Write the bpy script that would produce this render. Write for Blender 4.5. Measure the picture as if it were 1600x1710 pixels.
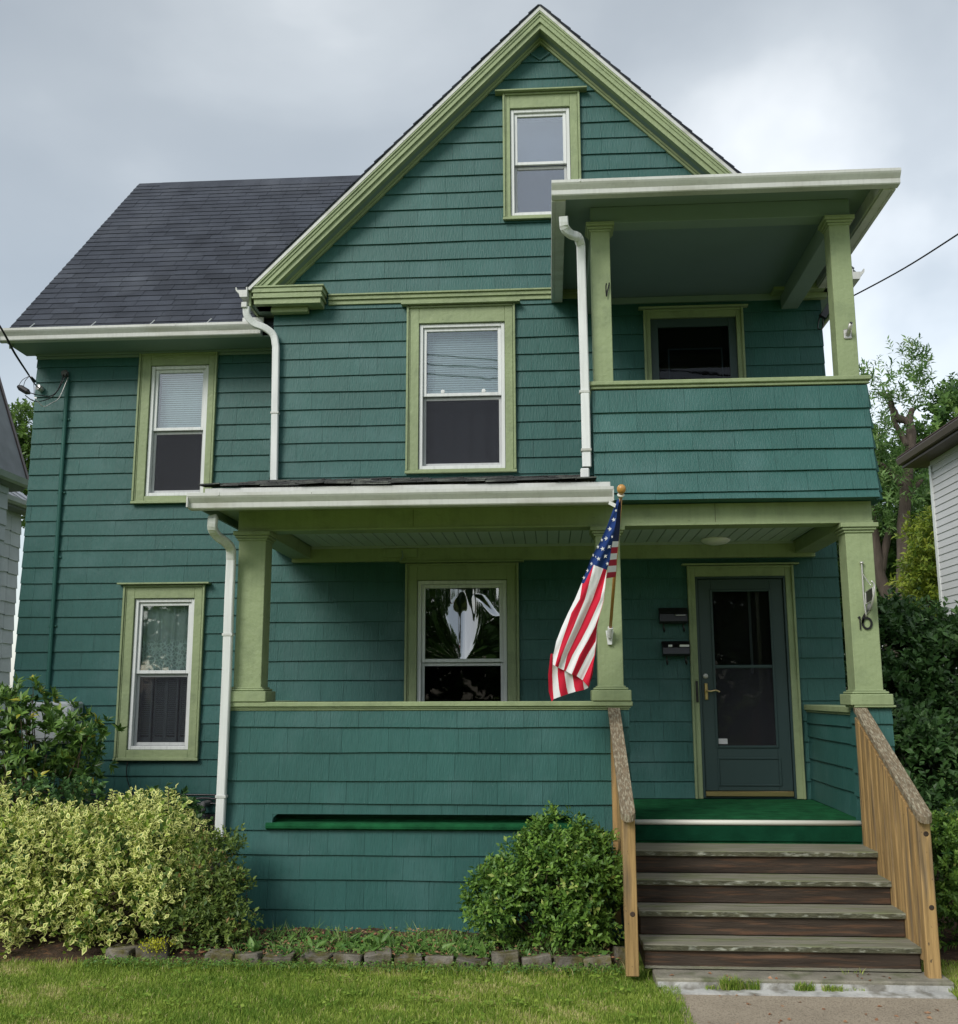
import bpy, bmesh, math, random
import numpy as np
from mathutils import Vector, Matrix
random.seed(7); rng = np.random.default_rng(11)
for o in list(bpy.data.objects): bpy.data.objects.remove(o)
SC = bpy.context.scene; COL = SC.collection
R = math.radians

# ---------------------------------------------------------------- camera
EYE = 1.76; FP = 1713.35
_p, _yaw, _roll = .1759, .0673, .0030
FW = np.array([-math.sin(_yaw)*math.cos(_p), math.cos(_yaw)*math.cos(_p), math.sin(_p)])
_r = np.cross(FW, [0,0,1]); _r /= np.linalg.norm(_r); _u = np.cross(_r, FW)
CR = _r*math.cos(_roll)-_u*math.sin(_roll); CU = _u*math.cos(_roll)+_r*math.sin(_roll)
def at(x, y, Y=None, X=None, Z=None):
    """survey helper: point of the place measured on a plane of known depth, side or height"""
    d = FW+CR*(x-800)/FP-CU*(y-855)/FP
    t = Y/d[1] if Y is not None else (X/d[0] if X is not None else (Z-EYE)/d[2])
    return Vector((d[0]*t, d[1]*t, EYE+d[2]*t))
cam = bpy.data.cameras.new('camera'); camo = bpy.data.objects.new('camera', cam); COL.objects.link(camo)
cam.sensor_fit = 'HORIZONTAL'; cam.sensor_width = 36; cam.lens = 36*FP/1600
cam.clip_start = .1; cam.clip_end = 2000
M = Matrix(((CR[0], CU[0], -FW[0], 0), (CR[1], CU[1], -FW[1], 0), (CR[2], CU[2], -FW[2], EYE), (0,0,0,1)))
camo.matrix_world = M
SC.camera = camo
SC.render.resolution_x = 958; SC.render.resolution_y = 1024
# ---------------------------------------------------------------- world
W = bpy.data.worlds.new("World"); SC.world = W; W.use_nodes = True
nt = W.node_tree; nt.nodes.clear(); N = nt.nodes.new; Lk = nt.links.new
SUN_DIR = Vector((-.45, -.66, .60)).normalized()
out = N('ShaderNodeOutputWorld'); add = N('ShaderNodeAddShader'); b1 = N('ShaderNodeBackground'); b2 = N('ShaderNodeBackground')
sky = N('ShaderNodeTexSky'); sky.sky_type = 'NISHITA'; sky.sun_disc = False
sky.sun_elevation = math.asin(SUN_DIR.z); sky.sun_rotation = math.atan2(SUN_DIR.x, SUN_DIR.y) % (2*math.pi)
Lk(sky.outputs[0], b1.inputs[0]); b1.inputs[1].default_value = .05
tc = N('ShaderNodeTexCoord'); mp = N('ShaderNodeMapping'); mp.inputs['Scale'].default_value = (1, 1, 1.5)
mp.inputs['Location'].default_value = (-.4905, 3.9388, 6.8186)
Lk(tc.outputs['Generated'], mp.inputs[0])
nz = N('ShaderNodeTexNoise'); nz.inputs['Scale'].default_value = 2.0; nz.inputs['Detail'].default_value = 6; nz.inputs['Roughness'].default_value = .45; nz.inputs['Distortion'].default_value = .2
Lk(mp.outputs[0], nz.inputs['Vector'])
rp = N('ShaderNodeValToRGB'); e = rp.color_ramp.elements
e[0].position = .30; e[0].color = (.29, .305, .295, 1); e[1].position = .68; e[1].color = (.86, .86, .82, 1)
m1 = e.new(.46); m1.color = (.37, .385, .37, 1); m2 = e.new(.56); m2.color = (.49, .505, .485, 1)
Lk(nz.outputs[0], rp.inputs[0]); Lk(rp.outputs[0], b2.inputs[0]); b2.inputs[1].default_value = .77
Lk(b1.outputs[0], add.inputs[0]); Lk(b2.outputs[0], add.inputs[1]); Lk(add.outputs[0], out.inputs[0])
# ---------------------------------------------------------------- sun
sl = bpy.data.lights.new('sun', 'SUN'); sl.energy = 1.7; sl.angle = R(24); sl.color = (1, .97, .92)
so = bpy.data.objects.new('sun', sl); COL.objects.link(so); so.rotation_euler = (-SUN_DIR).to_track_quat('-Z', 'Y').to_euler(); so.location = (-5, -12, 20)
SC.view_settings.view_transform = 'Standard'; SC.view_settings.look = 'None'; SC.view_settings.gamma = 1
SC.view_settings.use_curve_mapping = False; SC.view_settings.exposure = 0.54
SC.render.engine = 'CYCLES'
try: SC.cycles.transparent_max_bounces = 24
except Exception: pass

# ================================================================ materials
MATS = {}
def pmat(name, col, rough=.6, var=.15, vscale=3., stretch=(1,1,1), bump=0., bscale=60., bstretch=(1,1,1), spec=.35, col2=None, c2lo=.5, c2hi=.7, c2scale=4., c2stretch=(1,1,1), metal=0., rand=0., streak=0., chips=None):
    """painted / weathered surface: base colour with broad tone variation, a second colour in patches, fine relief"""
    m = bpy.data.materials.new(name); m.use_nodes = True; t = m.node_tree; n = t.nodes.new; l = t.links.new
    bs = t.nodes['Principled BSDF']; bs.inputs['Roughness'].default_value = rough; bs.inputs['Metallic'].default_value = metal
    bs.inputs['Specular IOR Level'].default_value = spec
    tcn = n('ShaderNodeTexCoord')
    def noise(scale, st, det=5):
        mpn = n('ShaderNodeMapping'); mpn.inputs['Scale'].default_value = st; l(geo.outputs['Position'], mpn.inputs[0])
        q = n('ShaderNodeTexNoise'); q.inputs['Scale'].default_value = scale; q.inputs['Detail'].default_value = det; l(mpn.outputs[0], q.inputs['Vector']); return q
    geo = n('ShaderNodeNewGeometry')
    base = n('ShaderNodeRGB'); base.outputs[0].default_value = (*col, 1); cur = base.outputs[0]
    if col2 is not None:
        q = noise(c2scale, c2stretch, 8); r_ = n('ShaderNodeMapRange'); r_.inputs['From Min'].default_value = c2lo; r_.inputs['From Max'].default_value = c2hi; l(q.outputs[0], r_.inputs[0])
        mx = n('ShaderNodeMix'); mx.data_type = 'RGBA'; l(r_.outputs[0], mx.inputs[0]); l(cur, mx.inputs[6]); mx.inputs[7].default_value = (*col2, 1); cur = mx.outputs[2]
    if var:
        q = noise(vscale, stretch); r_ = n('ShaderNodeMapRange'); r_.inputs['From Min'].default_value = .25; r_.inputs['From Max'].default_value = .75
        r_.inputs['To Min'].default_value = 1-var; r_.inputs['To Max'].default_value = 1+var; l(q.outputs[0], r_.inputs[0]); fac = r_.outputs[0]
        if rand:
            oi = n('ShaderNodeObjectInfo'); r2 = n('ShaderNodeMapRange'); r2.inputs['To Min'].default_value = 1-rand; r2.inputs['To Max'].default_value = 1+rand; l(oi.outputs['Random'], r2.inputs[0])
            mm = n('ShaderNodeMath'); mm.operation = 'MULTIPLY'; l(fac, mm.inputs[0]); l(r2.outputs[0], mm.inputs[1]); fac = mm.outputs[0]
        vm = n('ShaderNodeVectorMath'); vm.operation = 'SCALE'; l(cur, vm.inputs[0]); l(fac, vm.inputs['Scale']); cur = vm.outputs[0]
    if streak:
        q = noise(9., (5,5,.22), 6); r_ = n('ShaderNodeMapRange'); r_.inputs['From Min'].default_value = .45; r_.inputs['From Max'].default_value = .72
        r_.inputs['To Min'].default_value = 1; r_.inputs['To Max'].default_value = 1-streak; l(q.outputs[0], r_.inputs[0])
        vm = n('ShaderNodeVectorMath'); vm.operation = 'SCALE'; l(cur, vm.inputs[0]); l(r_.outputs[0], vm.inputs['Scale']); cur = vm.outputs[0]
    if chips:
        q = noise(chips[1], chips[3] if len(chips) > 3 else (1,1,1), 3); r_ = n('ShaderNodeMapRange'); r_.inputs['From Min'].default_value = chips[2]; r_.inputs['From Max'].default_value = chips[2]+.03; l(q.outputs[0], r_.inputs[0])
        mx = n('ShaderNodeMix'); mx.data_type = 'RGBA'; l(r_.outputs[0], mx.inputs[0]); l(cur, mx.inputs[6]); mx.inputs[7].default_value = (*chips[0], 1); cur = mx.outputs[2]
    l(cur, bs.inputs['Base Color'])
    if bump:
        q = noise(bscale, bstretch, 4); bp = n('ShaderNodeBump'); bp.inputs['Strength'].default_value = bump; bp.inputs['Distance'].default_value = .01
        l(q.outputs[0], bp.inputs['Height']); l(bp.outputs[0], bs.inputs['Normal'])
    MATS[name] = m; return m
TEAL = pmat('teal paint', (.030,.110,.098), .48, .13, 1.1, rand=.05, bump=.45, bscale=30, bstretch=(4,4,.35), spec=.3, streak=.13, chips=((.20,.30,.28), 60, .755), col2=(.046,.126,.118), c2scale=2.2)
TEALT = pmat('teal paint trim', (.028,.108,.09), .5, .08, 2, bump=.1, spec=.3)
LIME = pmat('lime paint', (.275,.335,.180), .5, .10, 2., bump=.5, bscale=26, bstretch=(1,1,1), spec=.3, streak=.07, chips=((.14,.17,.09), 45, .735, (.5,1,2.5)), col2=(.24,.295,.16), c2scale=7, c2lo=.52, c2hi=.66)
LIMEC = pmat('grey green porch paint', (.20,.27,.24), .6, .06, 2., bump=.05)
WHITE = pmat('white vinyl', (.70,.72,.71), .4, .05, 3., streak=.14, spec=.4)
GUT = pmat('white gutter aluminium', (.58,.59,.565), .42, .07, 2., streak=.09, chips=((.25,.24,.2), 30, .75), col2=(.42,.42,.37), c2scale=5, c2lo=.5, c2hi=.75, c2stretch=(.4,1,2))
ROOF = pmat('charcoal asphalt shingle', (.048,.054,.068), .9, .25, 2.5, bump=.6, bscale=130, rand=.16, spec=.15, col2=(.066,.073,.088), c2scale=1.4)
OLDROOF = pmat('worn grey shingle', (.06,.062,.062), .95, .3, 6, bump=.9, bscale=70, col2=(.16,.17,.15), c2scale=9, c2stretch=(.5,1,3), spec=.1, rand=.2)
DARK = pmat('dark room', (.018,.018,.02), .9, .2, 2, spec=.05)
BEAD = pmat('pale sage ceiling paint', (.50,.58,.54), .6, .05, 2)
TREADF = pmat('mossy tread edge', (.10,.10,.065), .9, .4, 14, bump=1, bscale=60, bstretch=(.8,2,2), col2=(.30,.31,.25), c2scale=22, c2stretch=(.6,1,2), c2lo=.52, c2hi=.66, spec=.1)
DOORG = pmat('dark teal door paint', (.035,.062,.062), .38, .06, 2, spec=.4, bump=.05)
CARPET = pmat('green outdoor carpet', (.016,.12,.045), .95, .35, 9, bump=1., bscale=260, spec=.1, col2=(.010,.075,.03), c2scale=5)
CARPET_SHADED = pmat('shaded green carpet', (.008,.06,.03), .95, .25, 9, bump=1., bscale=260, spec=.05)  # darker copy of the green carpet: riser shade under nosing put into colour
NOSE = pmat('cream nosing', (.66,.66,.58), .45, .04, 2)
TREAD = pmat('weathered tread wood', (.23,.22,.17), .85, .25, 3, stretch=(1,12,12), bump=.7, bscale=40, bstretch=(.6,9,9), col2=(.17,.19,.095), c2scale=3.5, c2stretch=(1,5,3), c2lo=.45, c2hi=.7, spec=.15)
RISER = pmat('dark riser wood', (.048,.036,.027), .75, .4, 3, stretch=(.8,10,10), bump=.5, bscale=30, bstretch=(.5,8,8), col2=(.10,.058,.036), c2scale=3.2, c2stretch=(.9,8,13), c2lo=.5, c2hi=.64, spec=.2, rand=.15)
PINE = pmat('weathered treated pine', (.40,.26,.11), .75, .28, 5, stretch=(6,6,.6), streak=.4, chips=((.12,.085,.05), 16, .70, (2,2,1)), bump=.4, bscale=26, bstretch=(6,6,.35), col2=(.19,.14,.085), c2scale=4, c2stretch=(5,5,.35), c2lo=.5, c2hi=.68, spec=.2, rand=.12)
RAILTOP = pmat('lichened rail wood', (.19,.15,.10), .9, .35, 20, stretch=(3,1,1), bump=1, bscale=70, bstretch=(2,.6,.6), col2=(.32,.29,.21), c2scale=45, c2stretch=(2.2,.5,.5), c2lo=.48, c2hi=.62, spec=.1)
CONC = pmat('walkway concrete', (.37,.315,.24), .9, .12, 3, bump=.9, bscale=140, col2=(.25,.21,.16), c2scale=90, c2lo=.5, c2hi=.62, spec=.15)
CONC2 = pmat('pale concrete', (.46,.46,.44), .9, .25, 6, bump=.8, bscale=40, col2=(.24,.23,.2), c2scale=8, c2lo=.48, c2hi=.62, spec=.15)
SLAB = pmat('old slab concrete', (.24,.225,.18), .9, .3, 6, bump=.8, bscale=50, col2=(.13,.14,.08), c2scale=7, spec=.15)
STONE = pmat('edging stone', (.16,.145,.12), .95, .35, 9, bump=1, bscale=45, rand=.25, col2=(.10,.09,.035), c2scale=11, c2lo=.42, c2hi=.62, spec=.1)
SOIL = pmat('bed soil', (.07,.05,.035), 1, .4, 12, bump=1, bscale=60, col2=(.16,.09,.05), c2scale=25, c2lo=.55, c2hi=.65, spec=.05)
LAWN = pmat('lawn', (.17,.24,.05), 1, .35, 1.6, bump=1, bscale=80, col2=(.17,.17,.06), c2scale=2.5, c2lo=.5, c2hi=.72, spec=.05)
BARK = pmat('bark', (.105,.085,.07), .95, .3, 6, stretch=(3,3,.5), bump=1, bscale=14, bstretch=(4,4,.6), spec=.1)
STEM = pmat('shrub stem', (.09,.065,.045), .9, .3, 8, spec=.1)
IRON = pmat('black metal', (.014,.013,.015), .35, .1, 3, spec=.5)
PIPE = pmat('grey gas pipe', (.12,.12,.12), .6, .2, 9, spec=.3)
BRASS = pmat('brass', (.72,.52,.25), .28, .05, 3, metal=.9)
SILVER = pmat('cast aluminium', (.55,.54,.52), .4, .1, 9, metal=.7)
BROWNM = pmat('brown gutter', (.085,.06,.055), .5, .1, 3)
BROWNR = pmat('brown shingle', (.10,.07,.065), .95, .25, 8, bump=.6, bscale=90)
VINYL = pmat('pale vinyl siding', (.56,.56,.57), .5, .04, 2)
CLAD = pmat('pale grey shingle siding', (.50,.52,.55), .7, .1, 4, bump=.3, bscale=25, bstretch=(3,3,.4), rand=.06)
GREYR = pmat('grey neighbour roof', (.20,.21,.225), .8, .15, 4)
METALR = pmat('standing seam roof', (.5,.5,.53), .4, .1, 4)
WOODP = pmat('varnished pole', (.50,.26,.07), .35, .12, 9, stretch=(5,5,.6), spec=.5)
RED = pmat('flag red', (.58,.022,.05), .8, .06, 6, spec=.1)
WHITEC = pmat('flag white', (.78,.78,.80), .8, .04, 6, spec=.1)
BLUE = pmat('flag blue', (.018,.045,.17), .8, .06, 6, spec=.1)
PAPER = pmat('paper tag', (.8,.8,.8), .6, .02, 3)
CURT = None
def simple(name, build):
    m = bpy.data.materials.new(name); m.use_nodes = True; t = m.node_tree; t.nodes.clear(); build(t, t.nodes.new, t.links.new); MATS[name] = m; return m
def glass_build(refl, wav, tint=(.9,.95,.95), wscale=3., ior=1.5):
    def f(t, n, l):
        o = n('ShaderNodeOutputMaterial'); mx = n('ShaderNodeMixShader'); tr = n('ShaderNodeBsdfTransparent'); tr.inputs[0].default_value = (*tint, 1)
        gl = n('ShaderNodeBsdfGlossy'); gl.inputs['Roughness'].default_value = .015; gl.inputs[0].default_value = (.95,.97,1,1)
        fr = n('ShaderNodeFresnel'); fr.inputs[0].default_value = ior
        ad = n('ShaderNodeMath'); ad.operation = 'ADD'; ad.inputs[1].default_value = refl; ad.use_clamp = True; l(fr.outputs[0], ad.inputs[0])
        l(ad.outputs[0], mx.inputs[0]); l(tr.outputs[0], mx.inputs[1]); l(gl.outputs[0], mx.inputs[2]); l(mx.outputs[0], o.inputs[0])
        if wav:
            g = n('ShaderNodeNewGeometry'); q = n('ShaderNodeTexNoise'); q.inputs['Scale'].default_value = wscale; q.inputs['Detail'].default_value = 2; l(g.outputs['Position'], q.inputs['Vector'])
            bp = n('ShaderNodeBump'); bp.inputs['Strength'].default_value = 1; bp.inputs['Distance'].default_value = wav; l(q.outputs[0], bp.inputs['Height']); l(bp.outputs[0], gl.inputs['Normal'])
    return f
GLASS = simple('window glass', glass_build(.07, .0004))
GLASSB = simple('bright window glass', glass_build(.20, .0004))
GLASSW = simple('film covered glass', glass_build(.22, .0, (.7,.72,.72), 1.5))
GLASSD = simple('door glass', glass_build(.0, .0006, (.6,.62,.62), 3., 1.28))
def screen_build(col, fac):
    def f(t, n, l):
        o = n('ShaderNodeOutputMaterial'); mx = n('ShaderNodeMixShader'); tr = n('ShaderNodeBsdfTransparent'); df = n('ShaderNodeBsdfDiffuse'); df.inputs[0].default_value = (*col, 1)
        mx.inputs[0].default_value = fac; l(tr.outputs[0], mx.inputs[1]); l(df.outputs[0], mx.inputs[2]); l(mx.outputs[0], o.inputs[0])
    return f
SCREEN = simple('insect screen', screen_build((.10,.10,.12), .20))
SHEER = None
def lace_build(t, n, l):
    o = n('ShaderNodeOutputMaterial'); mx = n('ShaderNodeMixShader'); tr = n('ShaderNodeBsdfTransparent'); df = n('ShaderNodeBsdfDiffuse'); df.inputs[0].default_value = (.80,.88,.85,1)
    g = n('ShaderNodeNewGeometry'); sp = n('ShaderNodeSeparateXYZ'); l(g.outputs['Position'], sp.inputs[0])
    v = n('ShaderNodeTexVoronoi'); v.inputs['Scale'].default_value = 26; v.feature = 'DISTANCE_TO_EDGE'; l(g.outputs['Position'], v.inputs['Vector'])
    lt = n('ShaderNodeMath'); lt.operation = 'LESS_THAN'; lt.inputs[1].default_value = .12; l(v.outputs[0], lt.inputs[0])
    mr = n('ShaderNodeMapRange'); mr.inputs['From Min'].default_value = 2.36; mr.inputs['From Max'].default_value = 2.30; mr.inputs['To Min'].default_value = 0; mr.inputs['To Max'].default_value = 1; l(sp.outputs['Z'], mr.inputs[0])
    mm = n('ShaderNodeMath'); mm.operation = 'MULTIPLY'; l(lt.outputs[0], mm.inputs[0]); l(mr.outputs[0], mm.inputs[1])
    ad = n('ShaderNodeMath'); ad.operation = 'MULTIPLY_ADD'; ad.inputs[1].default_value = .4; ad.inputs[2].default_value = .62; ad.use_clamp = True; l(mm.outputs[0], ad.inputs[0])
    l(ad.outputs[0], mx.inputs[0]); l(tr.outputs[0], mx.inputs[1]); l(df.outputs[0], mx.inputs[2]); l(mx.outputs[0], o.inputs[0])
LACE = simple('lace curtain', lace_build)
SHUT = pmat('grey shutter', (.34,.39,.41), .6, .05, 3)
BLIND = pmat('white blind slat', (.78,.84,.84), .6, .03, 3)
def leaf_mat(name, c1, c2, c3=None, edge=None, edge_lo=.45, rough=.45, trans=.25, spec=.35):
    """leaf: tone varies leaf by leaf; 'edge' gives a variegated margin"""
    m = bpy.data.materials.new(name); m.use_nodes = True; t = m.node_tree; n = t.nodes.new; l = t.links.new
    bs = t.nodes['Principled BSDF']; bs.inputs['Roughness'].default_value = rough; bs.inputs['Specular IOR Level'].default_value = spec
    a = n('ShaderNodeAttribute'); a.attribute_name = 'leaf'; sx = n('ShaderNodeSeparateColor'); l(a.outputs['Color'], sx.inputs[0])
    r_ = n('ShaderNodeValToRGB'); el = r_.color_ramp.elements; el[0].position = 0; el[0].color = (*c1, 1); el[1].position = .82 if c3 else 1; el[1].color = (*c2, 1)
    if c3: q = el.new(.97); q.color = (*c3, 1)
    l(sx.outputs[0], r_.inputs[0]); cur = r_.outputs[0]
    if edge:
        mr = n('ShaderNodeMapRange'); mr.inputs['From Min'].default_value = edge_lo; mr.inputs['From Max'].default_value = edge_lo+.15; l(sx.outputs[1], mr.inputs[0])
        mx = n('ShaderNodeMix'); mx.data_type = 'RGBA'; l(mr.outputs[0], mx.inputs[0]); l(cur, mx.inputs[6]); mx.inputs[7].default_value = (*edge, 1); cur = mx.outputs[2]
    l(cur, bs.inputs['Base Color'])
    tl = n('ShaderNodeBsdfTranslucent'); l(cur, tl.inputs[0]); ms = n('ShaderNodeMixShader'); ms.inputs[0].default_value = trans
    l(bs.outputs[0], ms.inputs[1]); l(tl.outputs[0], ms.inputs[2]); l(ms.outputs[0], t.nodes['Material Output'].inputs[0]); MATS[name] = m; return m
LF_EUO = leaf_mat('variegated leaf', (.04,.11,.018), (.34,.46,.06), edge=(.86,.86,.32), edge_lo=.44)
LF_AZ = leaf_mat('azalea leaf', (.035,.10,.018), (.22,.38,.06), (.38,.44,.12))
LF_AZ2 = leaf_mat('bronze azalea leaf', (.06,.12,.025), (.22,.29,.06), (.30,.17,.07))
LF_RHO = leaf_mat('rhododendron leaf', (.04,.10,.02), (.20,.34,.07), (.50,.46,.06), rough=.35)
LF_DK = leaf_mat('dark shrub leaf', (.025,.07,.02), (.13,.26,.075), (.27,.41,.17), rough=.35)
LF_TREE = leaf_mat('tree leaf', (.030,.08,.018), (.13,.24,.05), (.22,.34,.09), trans=.35)
LF_YEL = leaf_mat('yellowing tree leaf', (.10,.18,.02), (.34,.40,.05), (.42,.42,.08), trans=.35)
LF_LOC = leaf_mat('locust leaf', (.06,.14,.035), (.22,.36,.11), (.32,.42,.17), trans=.4)
LF_WEED = leaf_mat('weed leaf', (.06,.15,.03), (.17,.30,.06), (.28,.34,.12))
LF_GR = leaf_mat('grass blade', (.13,.24,.03), (.40,.50,.09), (.58,.52,.24), rough=.6, trans=.3, spec=.2)
LF_SED = leaf_mat('yellow groundcover leaf', (.35,.36,.02), (.55,.55,.04), trans=.2)
LF_LITTER = leaf_mat('dead leaf', (.22,.09,.04), (.40,.24,.14), trans=.1)

# ================================================================ geometry helpers
def link(o, parent=None):
    COL.objects.link(o)
    if parent is not None: o.parent = parent
    return o
def tag(o, label=None, cat=None, group=None, kind=None):
    if label: o['label'] = label
    if cat: o['category'] = cat
    if group: o['group'] = group
    if kind: o['kind'] = kind
    return o
def empty(name, loc=(0,0,0)):
    o = bpy.data.objects.new(name, None); o.location = loc; o.empty_display_size = .2; COL.objects.link(o)
    bpy.context.view_layer.update() if False else None
    return o
PARLOC = {}
def thing(name, label, cat, loc=(0,0,0), group=None):
    o = empty(name, loc); tag(o, label, cat, group); return o
def build(name, bm, mat, parent=None, smooth=False, kind=None, label=None):
    """link a bmesh given in world coordinates as one mesh object (parent offset removed)"""
    me = bpy.data.meshes.new(name)
    off = Vector((0,0,0)); p = parent
    while p is not None: off += p.location; p = p.parent
    if off.length: bmesh.ops.translate(bm, verts=bm.verts, vec=-off)
    bm.to_mesh(me); bm.free()
    for m in (mat if isinstance(mat, (list, tuple)) else [mat]): me.materials.append(m)
    if smooth:
        me.polygons.foreach_set('use_smooth', [True]*len(me.polygons))
    o = bpy.data.objects.new(name, me); link(o, parent)
    if kind: o['kind'] = kind
    if label: o['label'] = label
    return o
def BM(): return bmesh.new()
def bx(bm, x0, x1, y0, y1, z0, z1, bev=0., mi=0):
    x0, x1 = min(x0,x1), max(x0,x1); y0, y1 = min(y0,y1), max(y0,y1); z0, z1 = min(z0,z1), max(z0,z1)
    v = [bm.verts.new(p) for p in ((x0,y0,z0),(x1,y0,z0),(x1,y1,z0),(x0,y1,z0),(x0,y0,z1),(x1,y0,z1),(x1,y1,z1),(x0,y1,z1))]
    fs = [bm.faces.new([v[i] for i in f]) for f in ((0,1,5,4),(1,2,6,5),(2,3,7,6),(3,0,4,7),(4,5,6,7),(3,2,1,0))]
    for f in fs: f.material_index = mi
    if bev > 0:
        es = list({e for f in fs for e in f.edges}); r_ = bmesh.ops.bevel(bm, geom=es, offset=bev, segments=1, affect='EDGES', profile=.5)
        for f in r_['faces']: f.material_index = mi
    return v
def prism(bm, pts, a, b, axis='x', mi=0):
    """extrude a closed polygon; axis x: pts are (y,z); y: (x,z); z: (x,y)"""
    def P(p, t): return {'x': (t, p[0], p[1]), 'y': (p[0], t, p[1]), 'z': (p[0], p[1], t)}[axis]
    v0 = [bm.verts.new(P(p, a)) for p in pts]; v1 = [bm.verts.new(P(p, b)) for p in pts]; n = len(pts)
    fs = [bm.faces.new(v0), bm.faces.new(v1[::-1])]
    for i in range(n): fs.append(bm.faces.new((v0[i], v1[i], v1[(i+1)%n], v0[(i+1)%n])))
    for f in fs: f.material_index = mi
    bmesh.ops.recalc_face_normals(bm, faces=fs)
def sweep(bm, pts, prof, side=None, scale=None, closed=True):
    """sweep a 2-D profile (list of (s,t)) along points; side = fixed side axis or None for tubes"""
    pts = [Vector(p) for p in pts]; rings = []; n = len(prof); prev = None
    for i, p in enumerate(pts):
        t = (pts[min(i+1, len(pts)-1)]-pts[max(i-1, 0)]).normalized()
        if side is not None: s = Vector(side)
        else: s = prev if prev is not None else (Vector((0,0,1)) if abs(t.z) < .9 else Vector((1,0,0)))
        s = (s-t*s.dot(t)).normalized(); prev = s; w = t.cross(s); k = scale[i] if scale else 1
        rings.append([bm.verts.new(p+s*a*k+w*b*k) for a, b in prof])
    fs = []
    for i in range(len(rings)-1):
        for j in range(n): fs.append(bm.faces.new((rings[i][j], rings[i][(j+1)%n], rings[i+1][(j+1)%n], rings[i+1][j])))
    fs.append(bm.faces.new(rings[0][::-1])); fs.append(bm.faces.new(rings[-1]))
    bmesh.ops.recalc_face_normals(bm, faces=fs)
def circ(r, n=8): return [(r*math.cos(2*math.pi*k/n), r*math.sin(2*math.pi*k/n)) for k in range(n)]
def tube(bm, pts, r, n=8, scale=None): sweep(bm, pts, circ(r, n), None, scale)
def smoothpath(pts, k=6):
    """Catmull-Rom through points"""
    P = [Vector(p) for p in pts]; P = [P[0]*2-P[1]]+P+[P[-1]*2-P[-2]]; o = []
    for i in range(1, len(P)-2):
        for j in range(k):
            t = j/k; a, b, c, d = P[i-1:i+3]
            o.append(.5*((2*b)+(c-a)*t+(2*a-5*b+4*c-d)*t*t+(3*b-a-3*c+d)*t**3))
    o.append(P[-2]); return o
def lathe(bm, prof, cen, axis=(0,0,1), n=16):
    """revolve (r,h) profile round an axis"""
    ax = Vector(axis).normalized(); s = ax.orthogonal().normalized(); w = ax.cross(s); cen = Vector(cen); rings = []
    for r_, h in prof: rings.append([bm.verts.new(cen+ax*h+(s*math.cos(2*math.pi*k/n)+w*math.sin(2*math.pi*k/n))*max(r_, 1e-4)) for k in range(n)])
    fs = []
    for i in range(len(rings)-1):
        for j in range(n): fs.append(bm.faces.new((rings[i][j], rings[i][(j+1)%n], rings[i+1][(j+1)%n], rings[i+1][j])))
    fs.append(bm.faces.new(rings[0][::-1])); fs.append(bm.faces.new(rings[-1])); bmesh.ops.recalc_face_normals(bm, faces=fs)
def clip(poly, a, b, c):
    """keep a*u+b*z<=c"""
    o = []; n = len(poly)
    for i in range(n):
        p, q = poly[i], poly[(i+1)%n]; dp = a*p[0]+b*p[1]-c; dq = a*q[0]+b*q[1]-c
        if dp <= 0: o.append(p)
        if (dp < 0 < dq) or (dq < 0 < dp):
            t = dp/(dp-dq); o.append((p[0]+(q[0]-p[0])*t, p[1]+(q[1]-p[1])*t))
    return o
def parea(p): return abs(sum(p[i][0]*p[(i+1)%len(p)][1]-p[(i+1)%len(p)][0]*p[i][1] for i in range(len(p))))/2 if len(p) > 2 else 0
def subtract(polys, h):
    o = []
    for p in polys:
        us = [q[0] for q in p]; zs = [q[1] for q in p]
        if max(us) <= h[0] or min(us) >= h[1] or max(zs) <= h[2] or min(zs) >= h[3]: o.append(p); continue
        mid = clip(clip(p, -1, 0, -h[0]), 1, 0, h[1])
        for q in (clip(p, 1, 0, h[0]), clip(p, -1, 0, -h[1]), clip(mid, 0, -1, -h[3]), clip(mid, 0, 1, h[2])):
            if parea(q) > 2e-5: o.append(q)
    return o
def poly_solid(bm, poly, fmap, f_front, back, mi=0):
    """solid from a CCW polygon in (u,z); fmap(u,z,off) places it; front offset by f_front(z)"""
    a = [bm.verts.new(fmap(u, z, f_front(z))) for u, z in poly]; b = [bm.verts.new(fmap(u, z, back)) for u, z in poly]; n = len(poly)
    bm.faces.new(a).material_index = mi
    for i in range(n): bm.faces.new((a[i], b[i], b[(i+1)%n], a[(i+1)%n])).material_index = mi
def proj_area(pts3):
    q = []
    for p in pts3:
        d = np.array(p)-np.array([0,0,EYE]); z = d@FW
        q.append((FP*(d@CR)/z, FP*(d@CU)/z))
    return parea(q)
PIECES = []
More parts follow.
